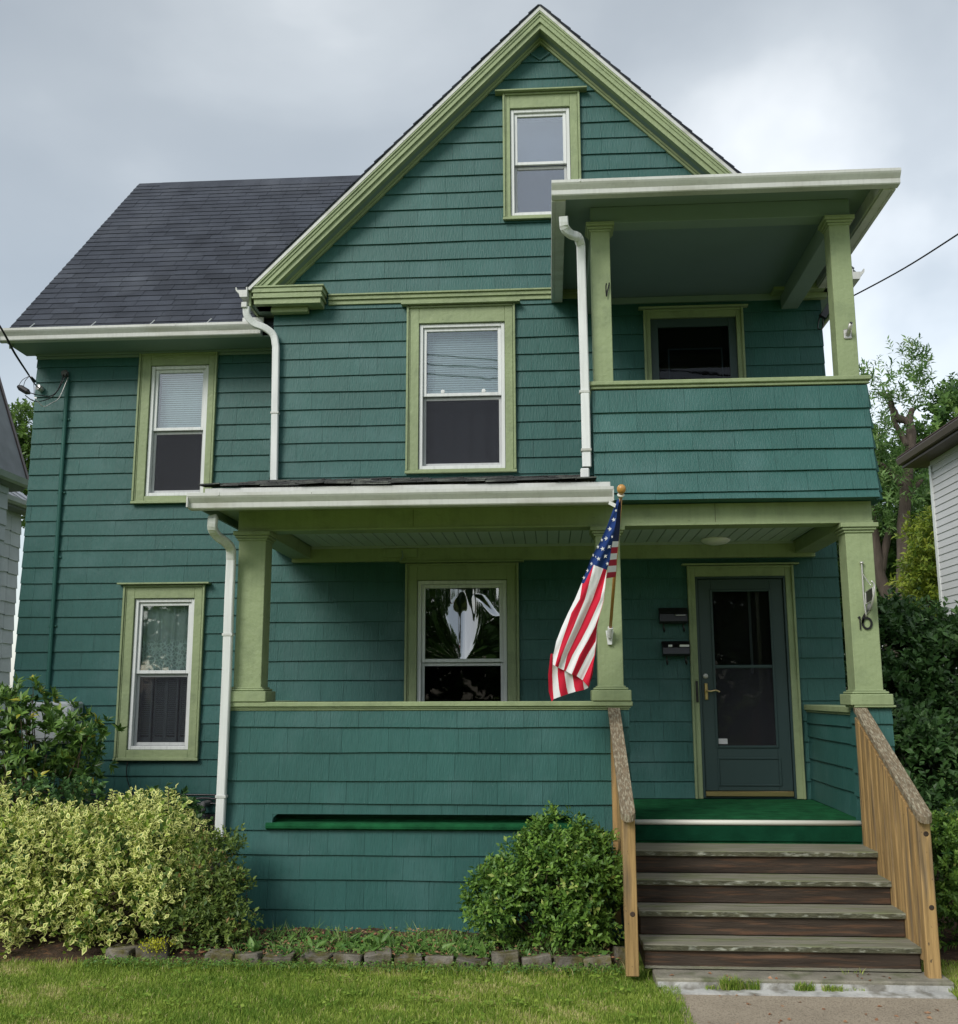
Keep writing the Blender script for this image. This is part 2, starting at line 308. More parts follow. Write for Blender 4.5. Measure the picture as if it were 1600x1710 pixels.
def siding(courses, u0, u1, fmap, holes=(), clips=(), wmin=.22, wmax=.48, t0=.004, dt=.017, top=None, wf=None, store=None):
    """courses of wide shingles: each one a tapered wedge standing proud at its butt, joints staggered and irregular"""
    store = PIECES if store is None else store
    for i in range(len(courses)-1):
        zb, zt = courses[i], courses[i+1]; u = u0-random.uniform(0, wmax*.7)
        while u < u1:
            w = random.uniform(wmin, wmax) if random.random() < .75 else random.uniform(wmin*.55, wmin); a, b = max(u, u0), min(u+w-.0017, u1); u += w
            if b-a < .012: continue
            wv = lambda q_: .0032*math.sin(q_*1.7+i*2.3)+.0016*math.sin(q_*5.1+i)+random.uniform(-.0009,.0009)
            p = [(a, zb+wv(a)), (b, zb+wv(b)), (b, zt+.006), (a, zt+.006)]
            for c in clips: p = clip(p, *c)
            if parea(p) < 1e-4: continue
            q = [p]
            for h in holes: q = subtract(q, h)
            ex = random.uniform(-.0022, .0022)
            for s in q:
                if parea(s) < 6e-5: continue
                base = wf or (lambda z: 0.)
                f = (lambda z, zb=zb, zt=zt, ex=ex, base=base: base(z)+t0+ex*.5+dt*max(0, min(1.1, (zt-z)/(zt-zb))))
                store.append((s, fmap, f, -.012))
FRONT = lambda Y: (lambda u, z, o: (u, Y-o, z))
def wallfront(bm, poly, holes, Y, th=.12, mi=0):
    ps = [poly]
    for h in holes: ps = subtract(ps, h)
    for p in ps: poly_solid(bm, p, FRONT(Y), lambda z: 0, -th, mi)

# ================================================================ HOUSE
G, WG, PF = 10.09, 10.66, 8.25         # main wall, left wing wall, porch front
AP, SL = 8.985, 1.009                  # gable apex height, slope
house = thing('house', 'two and a half storey house with dark teal shingle siding and lime green trim', 'house', (0, 10, 0))
gz = lambda x: AP-abs(x)*SL
# openings (x0,x1,z0,z1): outer edge of casings
CAS = dict(attic=(-.41,.41,6.655,8.10), upper=(-1.42,-.30,3.955,5.73), porch=(-1.41,-.29,1.30,3.04), udoor=(1.01,2.01,3.45,5.62), door=(1.35,2.365,.79,2.985))
WCAS = dict(wup=(-4.48,-3.60,3.80,5.49), wlow=(-4.51,-3.625,1.10,2.915))
FR = dict(attic=(-.33,.30,6.71,7.93), upper=(-1.29,-.41,4.00,5.54), porch=(-1.29,-.41,1.35,2.87), udoor=(1.08,1.94,3.5,5.53), door=(1.425,2.285,.80,2.88))
WFR = dict(wup=(-4.345,-3.70,3.885,5.35), wlow=(-4.385,-3.74,1.205,2.77))
bm = BM()
def inset(h, d=.01): return (h[0]+d, h[1]-d, h[2]+d, h[3]-d)
wallfront(bm, [(-2.83,-.15),(2.80,-.15),(2.80,5.86),(-2.83,5.86)], [inset(FR[k]) for k in ('upper','porch','udoor','door')], G)
wallfront(bm, [(-2.83,5.86),(2.80,5.86),(2.80,gz(2.8)-.25),(0,AP-.25),(-2.83,gz(2.83)-.25)], [inset(FR['attic'])], G)
bx(bm, 2.70, 2.80, G+.121, 17, -.15, 5.9); bx(bm, -2.83, -2.73, G+.121, 17, -.15, 5.9)
bx(bm, -2.72, 2.69, 16.88, 17, -.15, 5.9)
bx(bm, -2.72, 2.69, G+.122, 16.87, 3.30, 3.42); bx(bm, -2.72, 2.69, G+.122, 16.87, 5.95, 6.05)
main_wall = build('main_wall', bm, TEALT, house)
bm = BM()
wallfront(bm, [(-5.66,-.15),(-2.835,-.15),(-2.835,5.62),(-5.66,5.62)], [inset(h) for h in WFR.values()], WG)
bx(bm, -5.66, -5.56, WG+.121, 16.3, -.15, 5.6); bx(bm, -5.55, -2.835, 16.2, 16.3, -.15, 5.6)
bx(bm, -5.55, -2.84, WG+.122, 16.19, 3.30, 3.42)
prism(bm, [(WG+.02,5.62),(16.28,5.62),(13.4,8.75)], -5.66, -5.56)
wing_wall = build('wing_wall', bm, TEALT, house)
# foundation strip
bm = BM(); bx(bm, -5.655, -2.9, WG-.012, WG-.002, -.15, .56); build('foundation', bm, pmat('foundation', (.06,.055,.06), .9, .2, 8, bump=.5), house)
CG = [.79,.95,1.126,1.315,1.504,1.695,1.904,2.092,2.287,2.474,2.671,2.872,3.05,3.235,3.42,3.60,3.77,3.939,4.11,4.296,4.475,4.652,4.839,5.012,5.197,5.374,5.575,5.73,5.88,6.057,6.254,6.446,6.633,6.823,7.00,7.195,7.376,7.564,7.747,7.931,8.118,8.285,8.476,8.66]
CWG = [.575,.757,.945,1.108,1.294,1.476,1.66,1.848,2.031,2.22,2.403,2.589,2.774,2.945,3.124,3.298,3.465,3.63,3.80,3.973,4.146,4.325,4.495,4.671,4.862,5.029,5.197,5.364,5.53]
frieze = (-2.9, .42, 5.775, 5.89)
siding(CG, -2.83, 2.80, FRONT(G), [CAS[k] for k in CAS]+[frieze, (-3, 2.5, 3.14, 3.90) if False else (9,9.1,0,1)],
       [(SL,1,AP-.28),(-SL,1,AP-.28)], wmin=.26, wmax=.62)
siding(CWG, -5.665, -2.86, FRONT(WG), [WCAS[k] for k in WCAS], wmin=.3, wmax=.75)
# porch parapet wall with its long scupper slot
SLOT = (-2.19, .16, .765, .838)
CP = [-.063,.132,.348,.535,.723,.92,1.096,1.31,1.507,1.64]
bm = BM(); wallfront(bm, [(-2.58,-.12),(.60,-.12),(.60,1.64),(-2.58,1.64)], [SLOT], PF, .10)
bx(bm, -2.58, -2.48, PF+.101, G-.002, -.12, 1.64)
porch_wall = build('porch_wall', bm, TEALT, house)
siding(CP, -2.60, .615, FRONT(PF-.004), [SLOT], wmin=.2, wmax=.42)
# pier at the steps (end of the porch wall) and right knee wall
bm = BM(); bx(bm, .50, .60, PF+.102, PF+.24, -.12, 1.64); build('pier', bm, TEALT, house); bm = BM(); bx(bm, 2.44, 2.60, PF+.02, G-.002, -.12, 1.60); build('knee_wall', bm, TEALT, house)
EASTW = lambda X: (lambda u, z, o: (X+o, u, z))
WESTW = lambda X: (lambda u, z, o: (X-o, -u, z))
siding(CP, PF, PF+.25, EASTW(.603), wmin=.3, wmax=.4)
CK = [.79,1.055,1.265,1.45,1.60]
siding([.79,.98,1.16,1.36,1.49,1.60], -(G-.01), -(PF+.17), WESTW(2.437), wmin=.3, wmax=.7)
siding([.60,.79,.98,1.16,1.36,1.53,1.64], 2.352, 2.625, FRONT(PF-.002), wmin=.3, wmax=.5)
siding([.60,.79,.98,1.16,1.36,1.53,1.64], -(PF+.16), -(PF-.006), WESTW(2.37), wmin=.3, wmax=.5)
bm = BM(); bx(bm, 2.373, 2.438, PF, PF+.155, -.1, 1.64); bx(bm, 2.38, 2.61, PF+.002, PF+.018, -.1, 1.64); build('pier', bm, TEALT, house)
# upper porch parapet, flared
CS = [3.277,3.341,3.508,3.694,3.865,4.031,4.22]
flare = lambda z: .115*max(0, (4.22-z)/.94)**1.6
siding(CS, .385, 2.605, FRONT(PF-.03), [], [( -1, .0, 9)], wmin=.16, wmax=.42, wf=flare, dt=.019)
siding(CS, -(G-.01), -(PF-.03), WESTW(.385), wmin=.3, wmax=.6, wf=lambda z: flare(z)*.4, dt=.019)
siding(CS, PF-.03, G-.01, EASTW(2.605), wmin=.3, wmax=.6, wf=lambda z: flare(z)*.4, dt=.019)
bm = BM()
prism(bm, [(PF-.028,4.22),(PF-.03-flare(3.7),3.7),(PF-.03-flare(3.28),3.28),(PF+.08,3.28),(PF+.08,4.22)], .39, 2.60)
bx(bm, .39, .49, PF+.081, G-.002, 3.28, 4.22); bx(bm, 2.50, 2.60, PF+.081, G-.002, 3.28, 4.22)
bx(bm, .491, 2.499, PF+.082, G-.002, 3.40, 3.46)
build('balcony_wall', bm, TEALT, house)
# pick the 300 largest in view as single shingles, the rest joined
def psize(P):
    s, fm, f, b = P; return proj_area([fm(u, z, f(z)) for u, z in s])
PIECES.sort(key=psize, reverse=True)
for P in PIECES[:300]:
    bm = BM(); poly_solid(bm, P[0], P[1], P[2], P[3]); build('siding_shingle', bm, TEAL, house)
bm = BM()
for P in PIECES[300:]: poly_solid(bm, *P[:1], P[1], P[2], P[3])
build('small_siding_shingles', bm, TEAL, house, kind='stuff')

# ---- windows
def ringbox(bm, o, i, y0, y1, bev=0.):
    bx(bm, o[0], i[0], y0, y1, o[2], o[3], bev); bx(bm, i[1], o[1], y0, y1, o[2], o[3], bev)
    bx(bm, i[0]+.0005, i[1]-.0005, y0+.001, y1, i[3], o[3], bev); bx(bm, i[0]+.0005, i[1]-.0005, y0+.001, y1, o[2], i[2], bev)
def window(c, f, zm, Y, cap=True, up_glass=GLASS, low_glass=GLASSD, screen=True, label=None, bottom=True, capx=.055, dblu=False):
    w = .036
    bm = BM(); ringbox(bm, f, (f[0]+w, f[1]-w, f[2]+w, f[3]-w), Y-.012, Y+.09, .003)
    fr = build('window', bm, WHITE, house, label=label)
    # casing with a raised outer back band and a thin drip cap
    bm = BM(); ringbox(bm, c, (f[0]-.004, f[1]+.004, f[2]-.004, f[3]+.004), Y-.038, Y+.004, .003)
    b = .022
    bx(bm, c[0]-.001, c[0]+b, Y-.058, Y-.039, c[2]+.03, c[3], .004); bx(bm, c[1]-b, c[1]+.001, Y-.058, Y-.039, c[2]+.03, c[3], .004)
    bx(bm, c[0]+b+.001, c[1]-b-.001, Y-.057, Y-.039, c[3]-b, c[3]-.001, .004)
    bx(bm, c[0]+b+.006, c[0]+b+.014, Y-.046, Y-.0385, c[2]+.03, c[3]-b-.012, .002); bx(bm, c[1]-b-.014, c[1]-b-.006, Y-.046, Y-.0385, c[2]+.03, c[3]-b-.012, .002)
    bx(bm, c[0]-.006, c[1]+.006, Y-.066, Y-.037, c[2]-.004, c[2]+.026, .004)
    build('casing', bm, LIME, fr)
    if cap:
        bm = BM(); bx(bm, c[0]-capx, c[1]+capx, Y-.10, Y-.0, c[3]+.004, c[3]+.022, .003)
        build('drip_cap', bm, LIME, fr)
    g0, g1 = f[0]+w+.002, f[1]-w-.002; s = .034
    bm = BM(); ringbox(bm, (g0, g1, zm-.016, f[3]-w-.002), (g0+s, g1-s, zm+.018, f[3]-w-.002-s), Y+.012, Y+.042, .003); build('upper_sash', bm, WHITE, fr)
    bm = BM(); ringbox(bm, (g0, g1, f[2]+w+.002, zm-.018), (g0+s*.8, g1-s*.8, f[2]+w+.002+s, zm-.05), Y+.05, Y+.078, .003); build('lower_sash', bm, WHITE, fr)
    bm = BM(); bx(bm, g0+s*.8, g1-s*.8, Y+.030, Y+.033, zm+.01, f[3]-w-s); build('pane', bm, up_glass, fr)
    bm = BM(); bx(bm, g0+s*.6, g1-s*.6, Y+.066, Y+.069, f[2]+w+s*.7, zm-.045); build('pane', bm, low_glass, fr)
    if screen:
        bm = BM(); v = [bm.verts.new(p) for p in ((g0,Y+.040,f[2]+w),(g1,Y+.040,f[2]+w),(g1,Y+.040,zm-.017),(g0,Y+.040,zm-.017))]; bm.faces.new(v); build('insect_screen', bm, SCREEN, fr)
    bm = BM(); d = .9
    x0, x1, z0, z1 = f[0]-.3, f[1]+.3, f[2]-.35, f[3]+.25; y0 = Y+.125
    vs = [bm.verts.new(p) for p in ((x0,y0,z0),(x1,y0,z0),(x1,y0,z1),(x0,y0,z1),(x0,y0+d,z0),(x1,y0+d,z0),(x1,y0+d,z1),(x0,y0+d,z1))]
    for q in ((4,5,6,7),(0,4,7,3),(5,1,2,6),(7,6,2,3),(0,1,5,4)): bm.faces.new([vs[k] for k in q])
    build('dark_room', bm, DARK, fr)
    return fr
def blind(fr, x0, x1, z0, z1, Y, pitch=.0245):
    bm = BM(); z = z1; k = 0
    while z > z0:
        a = .005; sag = random.uniform(-.001,.001)
        v = [bm.verts.new(p) for p in ((x0,Y-a,z-.0125+sag),(x1,Y-a,z-.0125-sag),(x1,Y+a,z+.0105),(x0,Y+a,z+.0105))]; bm.faces.new(v); z -= pitch
    bx(bm, x0, x1, Y-.014, Y+.014, z0-.02, z0-.004, .003)
    for x in (x0+.06, (x0+x1)/2, x1-.06): bx(bm, x-.0015, x+.0015, Y-.0135, Y-.0125, z0, z1)
    return build('window_blind', bm, BLIND, fr)
w1 = window(CAS['attic'], FR['attic'], 7.315, G, up_glass=GLASSB, low_glass=GLASSB, label='small attic window near the gable peak', capx=.08)
bm = BM(); bx(bm, -.33, .3, G+.22, G+.235, 6.7, 7.93); build('window_shade', bm, pmat('mauve shade', (.17,.17,.26), .8, .1, 3), w1)
w2 = window(CAS['upper'], FR['upper'], 4.785, G, label='upper window over the porch roof with white blinds')
blind(w2, -1.22, -.48, 4.86, 5.50, G+.15)
bm = BM()
for k in range(2): lathe(bm, [(.0,0),(.022,.002),(.022,.008),(0,.01)], (-1.05+k*.42, G+.02, 4.82), (0,-1,0), 8)
build('sash_lock', bm, WHITE, w2)
# loose sheer curtain behind the screened lower half
def curtain(fr, x0, x1, z0, z1, Y, mat, folds=9, amp=.02, name='curtain'):
    bm = BM(); nx, nzz = 60, 8; g = []
    for i in range(nx+1):
        x = x0+(x1-x0)*i/nx; g.append([bm.verts.new((x, Y+amp*math.sin(i/nx*folds*6.28+math.sin(i*.35))*(1-.25*j/nzz), z1+(z0-z1)*j/nzz)) for j in range(nzz+1)])
    for i in range(nx):
        for j in range(nzz): bm.faces.new((g[i][j], g[i+1][j], g[i+1][j+1], g[i][j+1]))
    return build(name, bm, mat, fr, smooth=True)
SHEER = simple('grey sheer', screen_build((.17,.17,.21), .6))
curtain(w2, -1.24, -.46, 4.05, 4.76, G+.2, SHEER, 5, .03)
w3 = window(CAS['porch'], FR['porch'], 2.085, G, up_glass=GLASSW, screen=False, label='porch window with wrinkled film on its upper pane')
for o_ in [c_ for c_ in w3.children if c_.name.startswith('pane') and c_.data.materials[0] == GLASSW]:
    X0_, X1_, Z0_, Z1_ = -1.222, -.478, 2.095, 2.80; n1 = 70; xs_ = np.linspace(X0_, X1_, n1+1); zs_ = np.linspace(Z0_, Z1_, n1+1)
    XX, ZZ = np.meshgrid(xs_, zs_, indexing='ij'); xc_ = -.845+.03*np.sin(ZZ*9); wd = .15*np.clip(1-np.abs(ZZ-2.50)/np.where(ZZ > 2.5, .27, .44), 0, 1)**.75+.006
    SLP = .085*np.exp(-((XX-xc_)/wd)**4)+.085*np.exp(-((XX+.66-(2.70-ZZ)*.9)/.05)**2)*(ZZ > 2.52)*(ZZ < 2.74)
    an_ = np.arctan2(ZZ-2.08, XX+.87); rr_ = np.hypot(ZZ-2.08, XX+.87); SLP = SLP+.022*np.sin(an_*17+rr_*6)*np.clip(1.2-rr_*1.6, 0, 1)**2*(np.abs(XX-xc_) > wd*.9)
    HH = -np.cumsum(SLP, 1)*(zs_[1]-zs_[0]); me = o_.data; bmf = bmesh.new(); base_ = Vector(house.location)
    vv_ = [[bmf.verts.new(Vector((xs_[i], G+.031-HH[i, j], zs_[j]))-base_) for j in range(n1+1)] for i in range(n1+1)]
    for i in range(n1):
        for j in range(n1): bmf.faces.new((vv_[i][j], vv_[i+1][j], vv_[i+1][j+1], vv_[i][j+1])).smooth = True
    bmf.to_mesh(me); bmf.free()
w4 = window(WCAS['wup'], WFR['wup'], 4.635, WG, label='upper window of the left wing with white blinds', cap=False)
blind(w4, -4.29, -3.76, 4.70, 5.30, WG+.15)
w5 = window(WCAS['wlow'], WFR['wlow'], 2.0, WG, label='lower window of the left wing with lace curtain and shutters')
curtain(w5, -4.34, -3.79, 2.02, 2.73, WG+.13, LACE, 6, .014, 'lace_curtain')
bm = BM(); bx(bm, -4.345, -3.775, WG+.16, WG+.17, 2.0, 2.75); build('roller_shade', bm, pmat('dim shade', (.42,.43,.41), .9, .1, 3), w5)
for k in range(4):   # louvred shutters
    bm = BM(); a = -4.335+k*.139; b = a+.134; yy = WG+.125+(.03 if k % 2 else 0)
    bx(bm, a, a+.022, yy, yy+.02, 1.25, 1.98, .002); bx(bm, b-.022, b, yy, yy+.02, 1.25, 1.98, .002)
    bx(bm, a+.023, b-.023, yy, yy+.02, 1.25, 1.33, .002); bx(bm, a+.023, b-.023, yy, yy+.02, 1.94, 1.98, .002)
    z = 1.345
    while z < 1.93:
        v = [bm.verts.new(p) for p in ((a+.023,yy,z),(b-.023,yy,z),(b-.023,yy+.018,z+.018),(a+.023,yy+.018,z+.018))]; bm.faces.new(v); z += .0215
    build('shutter', bm, SHUT, w5)

# ---- doors
def door_casing(c, f, Y, top=True, right_bands=True):
    bm = BM(); bx(bm, c[0], f[0]-.002, Y-.038, Y+.004, c[2], c[3], .003); bx(bm, f[1]+.002, c[1], Y-.038, Y+.004, c[2], c[3], .003)
    bx(bm, f[0]-.001, f[1]+.001, Y-.037, Y+.004, f[3]+.002, c[3], .003)
    for x in (c[0]-.001, c[1]-.021): bx(bm, x, x+.022, Y-.058, Y-.039, c[2], c[3], .004)
    bx(bm, c[0]+.022, c[1]-.022, Y-.057, Y-.0385, c[3]-.022, c[3]-.001, .004)
    bx(bm, c[0]-.05, c[1]+.05, Y-.09, Y, c[3]+.004, c[3]+.02, .003)
    return bm
bm = door_casing(CAS['door'], FR['door'], G); dc = build('door_casing', bm, LIME, house)
x0, x1, z0, z1 = FR['door']; Yd = G-.012
bm = BM(); ringbox(bm, (x0, x1, z0, z1), (x0+.02, x1-.02, z0+.001, z1-.02), Yd-.02, Yd+.08)
build('door_jamb', bm, DOORG, house)
dx0, dx1 = x0+.024, x1-.024; gl = (dx0+.125, dx1-.125, 1.265, 2.745)
bm = BM(); ringbox(bm, (dx0, dx1, z0+.062, z1-.024), gl, Yd, Yd+.035, .003)
door = build('door', bm, DOORG, house, label='dark teal storm door with full glass and brass lever')
bm = BM(); ringbox(bm, (gl[0]-.012, gl[1]+.012, gl[2]-.012, gl[3]+.012), (gl[0]+.012, gl[1]-.012, gl[2]+.012, gl[3]-.012), Yd-.012, Yd-.0005, .005)
bx(bm, gl[0]+.012, gl[1]-.012, Yd-.006, Yd+.02, 2.0, 2.03, .004)
ringbox(bm, (dx0+.12, dx1-.10, .905, 1.165), (dx0+.14, dx1-.12, .92, 1.15), Yd-.010, Yd-.0005, .004)
build('moulding', bm, DOORG, door)
bm = BM(); bx(bm, gl[0]+.001, gl[1]-.001, Yd+.014, Yd+.017, gl[2]+.001, 1.998); build('pane', bm, GLASSD, door)
bm = BM(); v = [bm.verts.new(p) for p in ((gl[0]+.001,Yd+.008,gl[2]+.001),(gl[1]-.001,Yd+.008,gl[2]+.001),(gl[1]-.001,Yd+.008,1.998),(gl[0]+.001,Yd+.008,1.998))]; bm.faces.new(v); build('insect_screen', bm, SCREEN, door)
bm = BM(); bx(bm, gl[0]+.001, gl[1]-.001, Yd+.018, Yd+.021, 2.031, gl[3]-.001); build('pane', bm, GLASSD, door)
bm = BM(); bx(bm, dx0, dx1, Yd-.02, Yd+.04, z0+.012, z0+.058, .004); build('threshold', bm, BRASS, door)
bm = BM(); bx(bm, 1.475, 1.507, Yd-.018, Yd, 1.70, 1.86, .006)
tube(bm, smoothpath([(1.49,Yd-.018,1.785),(1.492,Yd-.055,1.785),(1.53,Yd-.06,1.782),(1.575,Yd-.058,1.79),(1.61,Yd-.056,1.775)], 4), .008, 8); build('handle', bm, BRASS, door)
bm = BM(); lathe(bm, [(0,0),(.024,.0),(.026,.01),(.02,.02),(.008,.022)], (1.49, Yd, 1.925), (0,-1,0), 14); bx(bm, 1.486, 1.494, Yd-.035, Yd-.022, 1.91, 1.94, .002); build('lock', bm, SILVER, door)
bm = BM(); bx(bm, gl[0]+.015, gl[0]+.10, Yd+.010, Yd+.0115, gl[2]+.025, gl[2]+.075); build('sticker', bm, PAPER, door)
bm = BM(); bx(bm, x0-.035, x0-.012, G-.050, G-.039, 1.68, 1.88, .002); bx(bm, x0-.03, x0-.018, G-.058, G-.0505, 1.72, 1.76, .002); build('strike_plate', bm, IRON, house)
# inner door and dark hall behind the storm door
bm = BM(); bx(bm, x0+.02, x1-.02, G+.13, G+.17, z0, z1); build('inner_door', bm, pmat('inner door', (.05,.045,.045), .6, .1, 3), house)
bm = BM(); bx(bm, 1.95, 1.975, G+.118, G+.129, 1.95, 2.75, .002); build('inner_moulding', bm, SHUT, house)
bm = door_casing(CAS['udoor'], FR['udoor'], G); build('door_casing', bm, LIME, house)
x0, x1, z0, z1 = FR['udoor']
bm = BM(); ringbox(bm, (x0, x1, z0, z1), (x0+.075, x1-.075, 3.9, z1-.09), G-.01, G+.03, .003); d2 = build('door', bm, DOORG, house, label='dark balcony door behind the upper parapet')
bm = BM(); bx(bm, x0+.075, x1-.075, G+.005, G+.009, 3.9, z1-.09); build('pane', bm, GLASSD, d2)
bm = BM(); ringbox(bm, (x0+.17, x1-.14, 3.95, 5.22), (x0+.186, x1-.156, 3.97, 5.204), G+.011, G+.02, .003); build('moulding', bm, pmat('blue grey moulding', (.09,.14,.19), .5, .05, 3), d2)
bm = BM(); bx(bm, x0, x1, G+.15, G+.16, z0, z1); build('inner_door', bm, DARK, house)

# ---- main gable: roof, rakes, returns, frieze
def rake_prism(bm, d0, d1, y0, y1, sgn, xe=3.06, cut=None):
    """band parallel to the slope between perpendicular depths d0,d1 below the roof line"""
    k = math.sqrt(1+SL*SL); a0, a1 = AP-d0*k, AP-d1*k
    zb = AP-xe*SL
    p = [(0, a0), (0, a1), (sgn*(a1-zb)/SL, zb), (sgn*(a0-zb)/SL, zb)]
    if cut is not None: p = clip(p, 0, -1, -cut)
    prism(bm, p, y0, y1, 'y')
YR = 9.85
roof = None
bm = BM()
for s in (-1, 1):
    rake_prism(bm, -.014, .0, YR-.008, 16.9, s, 3.09)
main_roof = build('main_roof', bm, ROOF, house)
# stepped shingle edge along the rakes
bm = BM()
k = math.sqrt(1+SL*SL)
for s in (-1, 1):
    t = 0.0
    while t < 4.25:
        c0 = Vector((s*t/k, 0, AP-SL*t/k)); c1 = Vector((s*(t+.145)/k, 0, AP-SL*(t+.145)/k)); nrm = Vector((s*SL, 0, 1)).normalized()
        q = [c0+nrm*.014, c1+nrm*.014, c1+nrm*.028, c0+nrm*.017]
        prism(bm, [(v.x, v.z) for v in q], YR-.014-random.uniform(0,.008), YR+3.2, 'y'); t += .145
build('shingle_edge', bm, ROOF, main_roof)
bm = BM()
for s in (-1, 1): rake_prism(bm, .001, .033, YR-.004, YR+.02, s, 3.075)
build('rake_drip_edge', bm, GUT, main_roof)
for s in (-1, 1):
    bm = BM()
    rake_prism(bm, .034, .050, YR+.000, YR+.10, s, 3.06, 5.93); rake_prism(bm, .051, .075, YR+.012, YR+.10, s, 3.06, 5.93); rake_prism(bm, .076, .104, YR+.022, YR+.10, s, 3.06, 5.93)
    rake_prism(bm, .105, .121, YR+.012, YR+.10, s, 3.06, 5.93)
    rake_prism(bm, .1215, .168, YR+.035, YR+.10, s, 3.06, 5.93)
    build('rake_board', bm, LIME, main_roof)
    bm = BM(); rake_prism(bm, .150, .166, YR+.101, G-.002, s, 3.06, 5.9); build('soffit', bm, LIMEC, main_roof)
    bm = BM(); rake_prism(bm, .167, .186, G-.06, G-.001, s, 3.06, 5.9); rake_prism(bm, .187, .208, G-.042, G-.001, s, 3.06, 5.9); build('rake_trim', bm, LIME, main_roof)
# diamond ornament under the peak
bm = BM(); a = at(902, 103, G)
for sg in (-1, 1): sweep(bm, [(a.x+sg*.005, G-.03, a.z+.005), (a.x+sg*.105, G-.03, a.z+.085)], [(-.006,-.004),(.006,-.004),(.006,.004),(-.006,.004)], (0,1,0))
build('gable_ornament', bm, TEALT, house)
# eave returns and frieze (stepped crown)
def crown(bm, x0, x1, y, zt, zb, y1):
    h = zt-zb
    bx(bm, x0, x1, y, y1, zt-.018, zt, .002); bx(bm, x0+.014, x1-.014, y+.014, y1, zt-h*.36, zt-.0185, .003)
    bx(bm, x0+.026, x1-.026, y+.026, y1, zt-h*.58, zt-h*.36-.0005, .004); bx(bm, x0+.016, x1-.016, y+.016, y1, zt-h*.68, zt-h*.58-.0005, .002)
    bx(bm, x0+.036, x1-.036, y+.036, y1, zb, zt-h*.68-.0005, .003)
for s in (-1, 1):
    bm = BM(); a, b = sorted((s*3.03, s*2.26)); crown(bm, a, b, YR, 5.925, 5.735, G-.001)
    build('eave_return', bm, LIME, house)
    bm = BM(); a, b = sorted((s*2.84, s*2.45)); bx(bm, a, b, G-.11, G-.03, 5.68, 5.734, .004); build('return_bracket', bm, LIME, house)
bm = BM(); bx(bm, -2.25, .40, G-.065, G-.001, 5.868, 5.885, .002); bx(bm, -2.25, .40, G-.045, G-.001, 5.835, 5.8675, .004); bx(bm, -2.25, .40, G-.055, G-.001, 5.822, 5.8345, .002); bx(bm, -2.25, .40, G-.035, G-.001, 5.775, 5.8215, .003)
build('frieze_board', bm, LIME, house)
# side eaves of the main block: soffit, fascia, gutter running back
def kgutter(bm, y0, y1, x_in, z, s):
    p = [(x_in, z), (x_in, z-.105), (x_in+s*.075, z-.105), (x_in+s*.085, z-.07), (x_in+s*.12, z-.035), (x_in+s*.125, z-.002), (x_in+s*.112, z-.002), (x_in+s*.108, z-.03), (x_in+s*.012, z-.03), (x_in+s*.012, z)]
    prism(bm, p, y0, y1, 'y')
for s in (-1, 1):
    bm = BM(); bx(bm, s*2.82, s*3.04, YR+.10 if s < 0 else YR+.10, 16.8, 5.735, 5.75); build('soffit', bm, LIMEC, house)
    bm = BM(); bx(bm, s*3.025, s*3.05, YR+.04, 16.8, 5.72, 5.90, .002); build('fascia', bm, LIME, house)
    bm = BM(); kgutter(bm, YR-.02, 16.8, s*3.052, 5.905, s); build('gutter', bm, GUT, house)

# ---- left wing roof
EY, EZ, RY, RZ = 10.20, 5.625, 13.36, 9.0
sv = Vector((0, RY-EY, RZ-EZ)); SLN = sv.length; sv.normalize(); nv = Vector((0, -sv.z, sv.y))
XL, XR = -5.80, -2.55
bm = BM(); prism(bm, [(EY, EZ-.03), (EY, EZ-.002), (RY, RZ-.002), (2*RY-EY, EZ-.002), (2*RY-EY, EZ-.03), (RY, RZ-.06)], XL+.01, -1.2)
wing_roof = build('wing_roof', bm, ROOF, house)
bm = BM(); prism(bm, [(EY+.05, EZ-.17), (EY+.02, EZ-.032), (RY, RZ-.062), (2*RY-EY, EZ-.04), (2*RY-EY-.03, EZ-.17), (RY, RZ-.21)], XL+.02, XL+.05)
build('rake_board', bm, LIME, wing_roof)
rows = []; exp_ = .137; nrow = int(SLN/exp_)+1
def tabmesh(w, dep, th=.010):
    b = BM(); v = []
    p0 = [(0,0),(w,0),(w,dep),(0,dep)]
    top = [Vector((x, 0, 0))+sv*d+nv*(th if d < .01 else .001) for x, d in p0]; bot = [Vector((x, 0, 0))+sv*d-nv*.001 for x, d in p0]
    a = [b.verts.new(p) for p in top]; c = [b.verts.new(p) for p in bot]
    b.faces.new(a)
    for i in range(4): b.faces.new((a[i], c[i], c[(i+1)%4], a[(i+1)%4]))
    return b
WID = [.30, .26, .22, .165, .11]
TM = []
for w in WID:
    b = tabmesh(w-.004, .150); me = bpy.data.meshes.new('roof_shingle'); b.to_mesh(me); b.free(); me.materials.append(ROOF); TM.append(me)
cells = []
for i in range(nrow):
    x = XL-random.uniform(0, .001); d = i*exp_
    first = True
    while x < XR-.001:
        wi = random.choice([0,0,1,1,2,3]) if not first else random.choice([1,2,3,4]); first = False
        w = WID[wi]
        cells.append((i, x, wi, Vector((x, EY, EZ))+sv*(d+random.uniform(-.004,.004))+nv*random.uniform(0,.003))); x += w
cells = [c for c in cells if c[3].z < RZ-.02]
single = sorted(range(len(cells)), key=lambda k: cells[k][0])[:300]; single = set(single)
bm = BM()
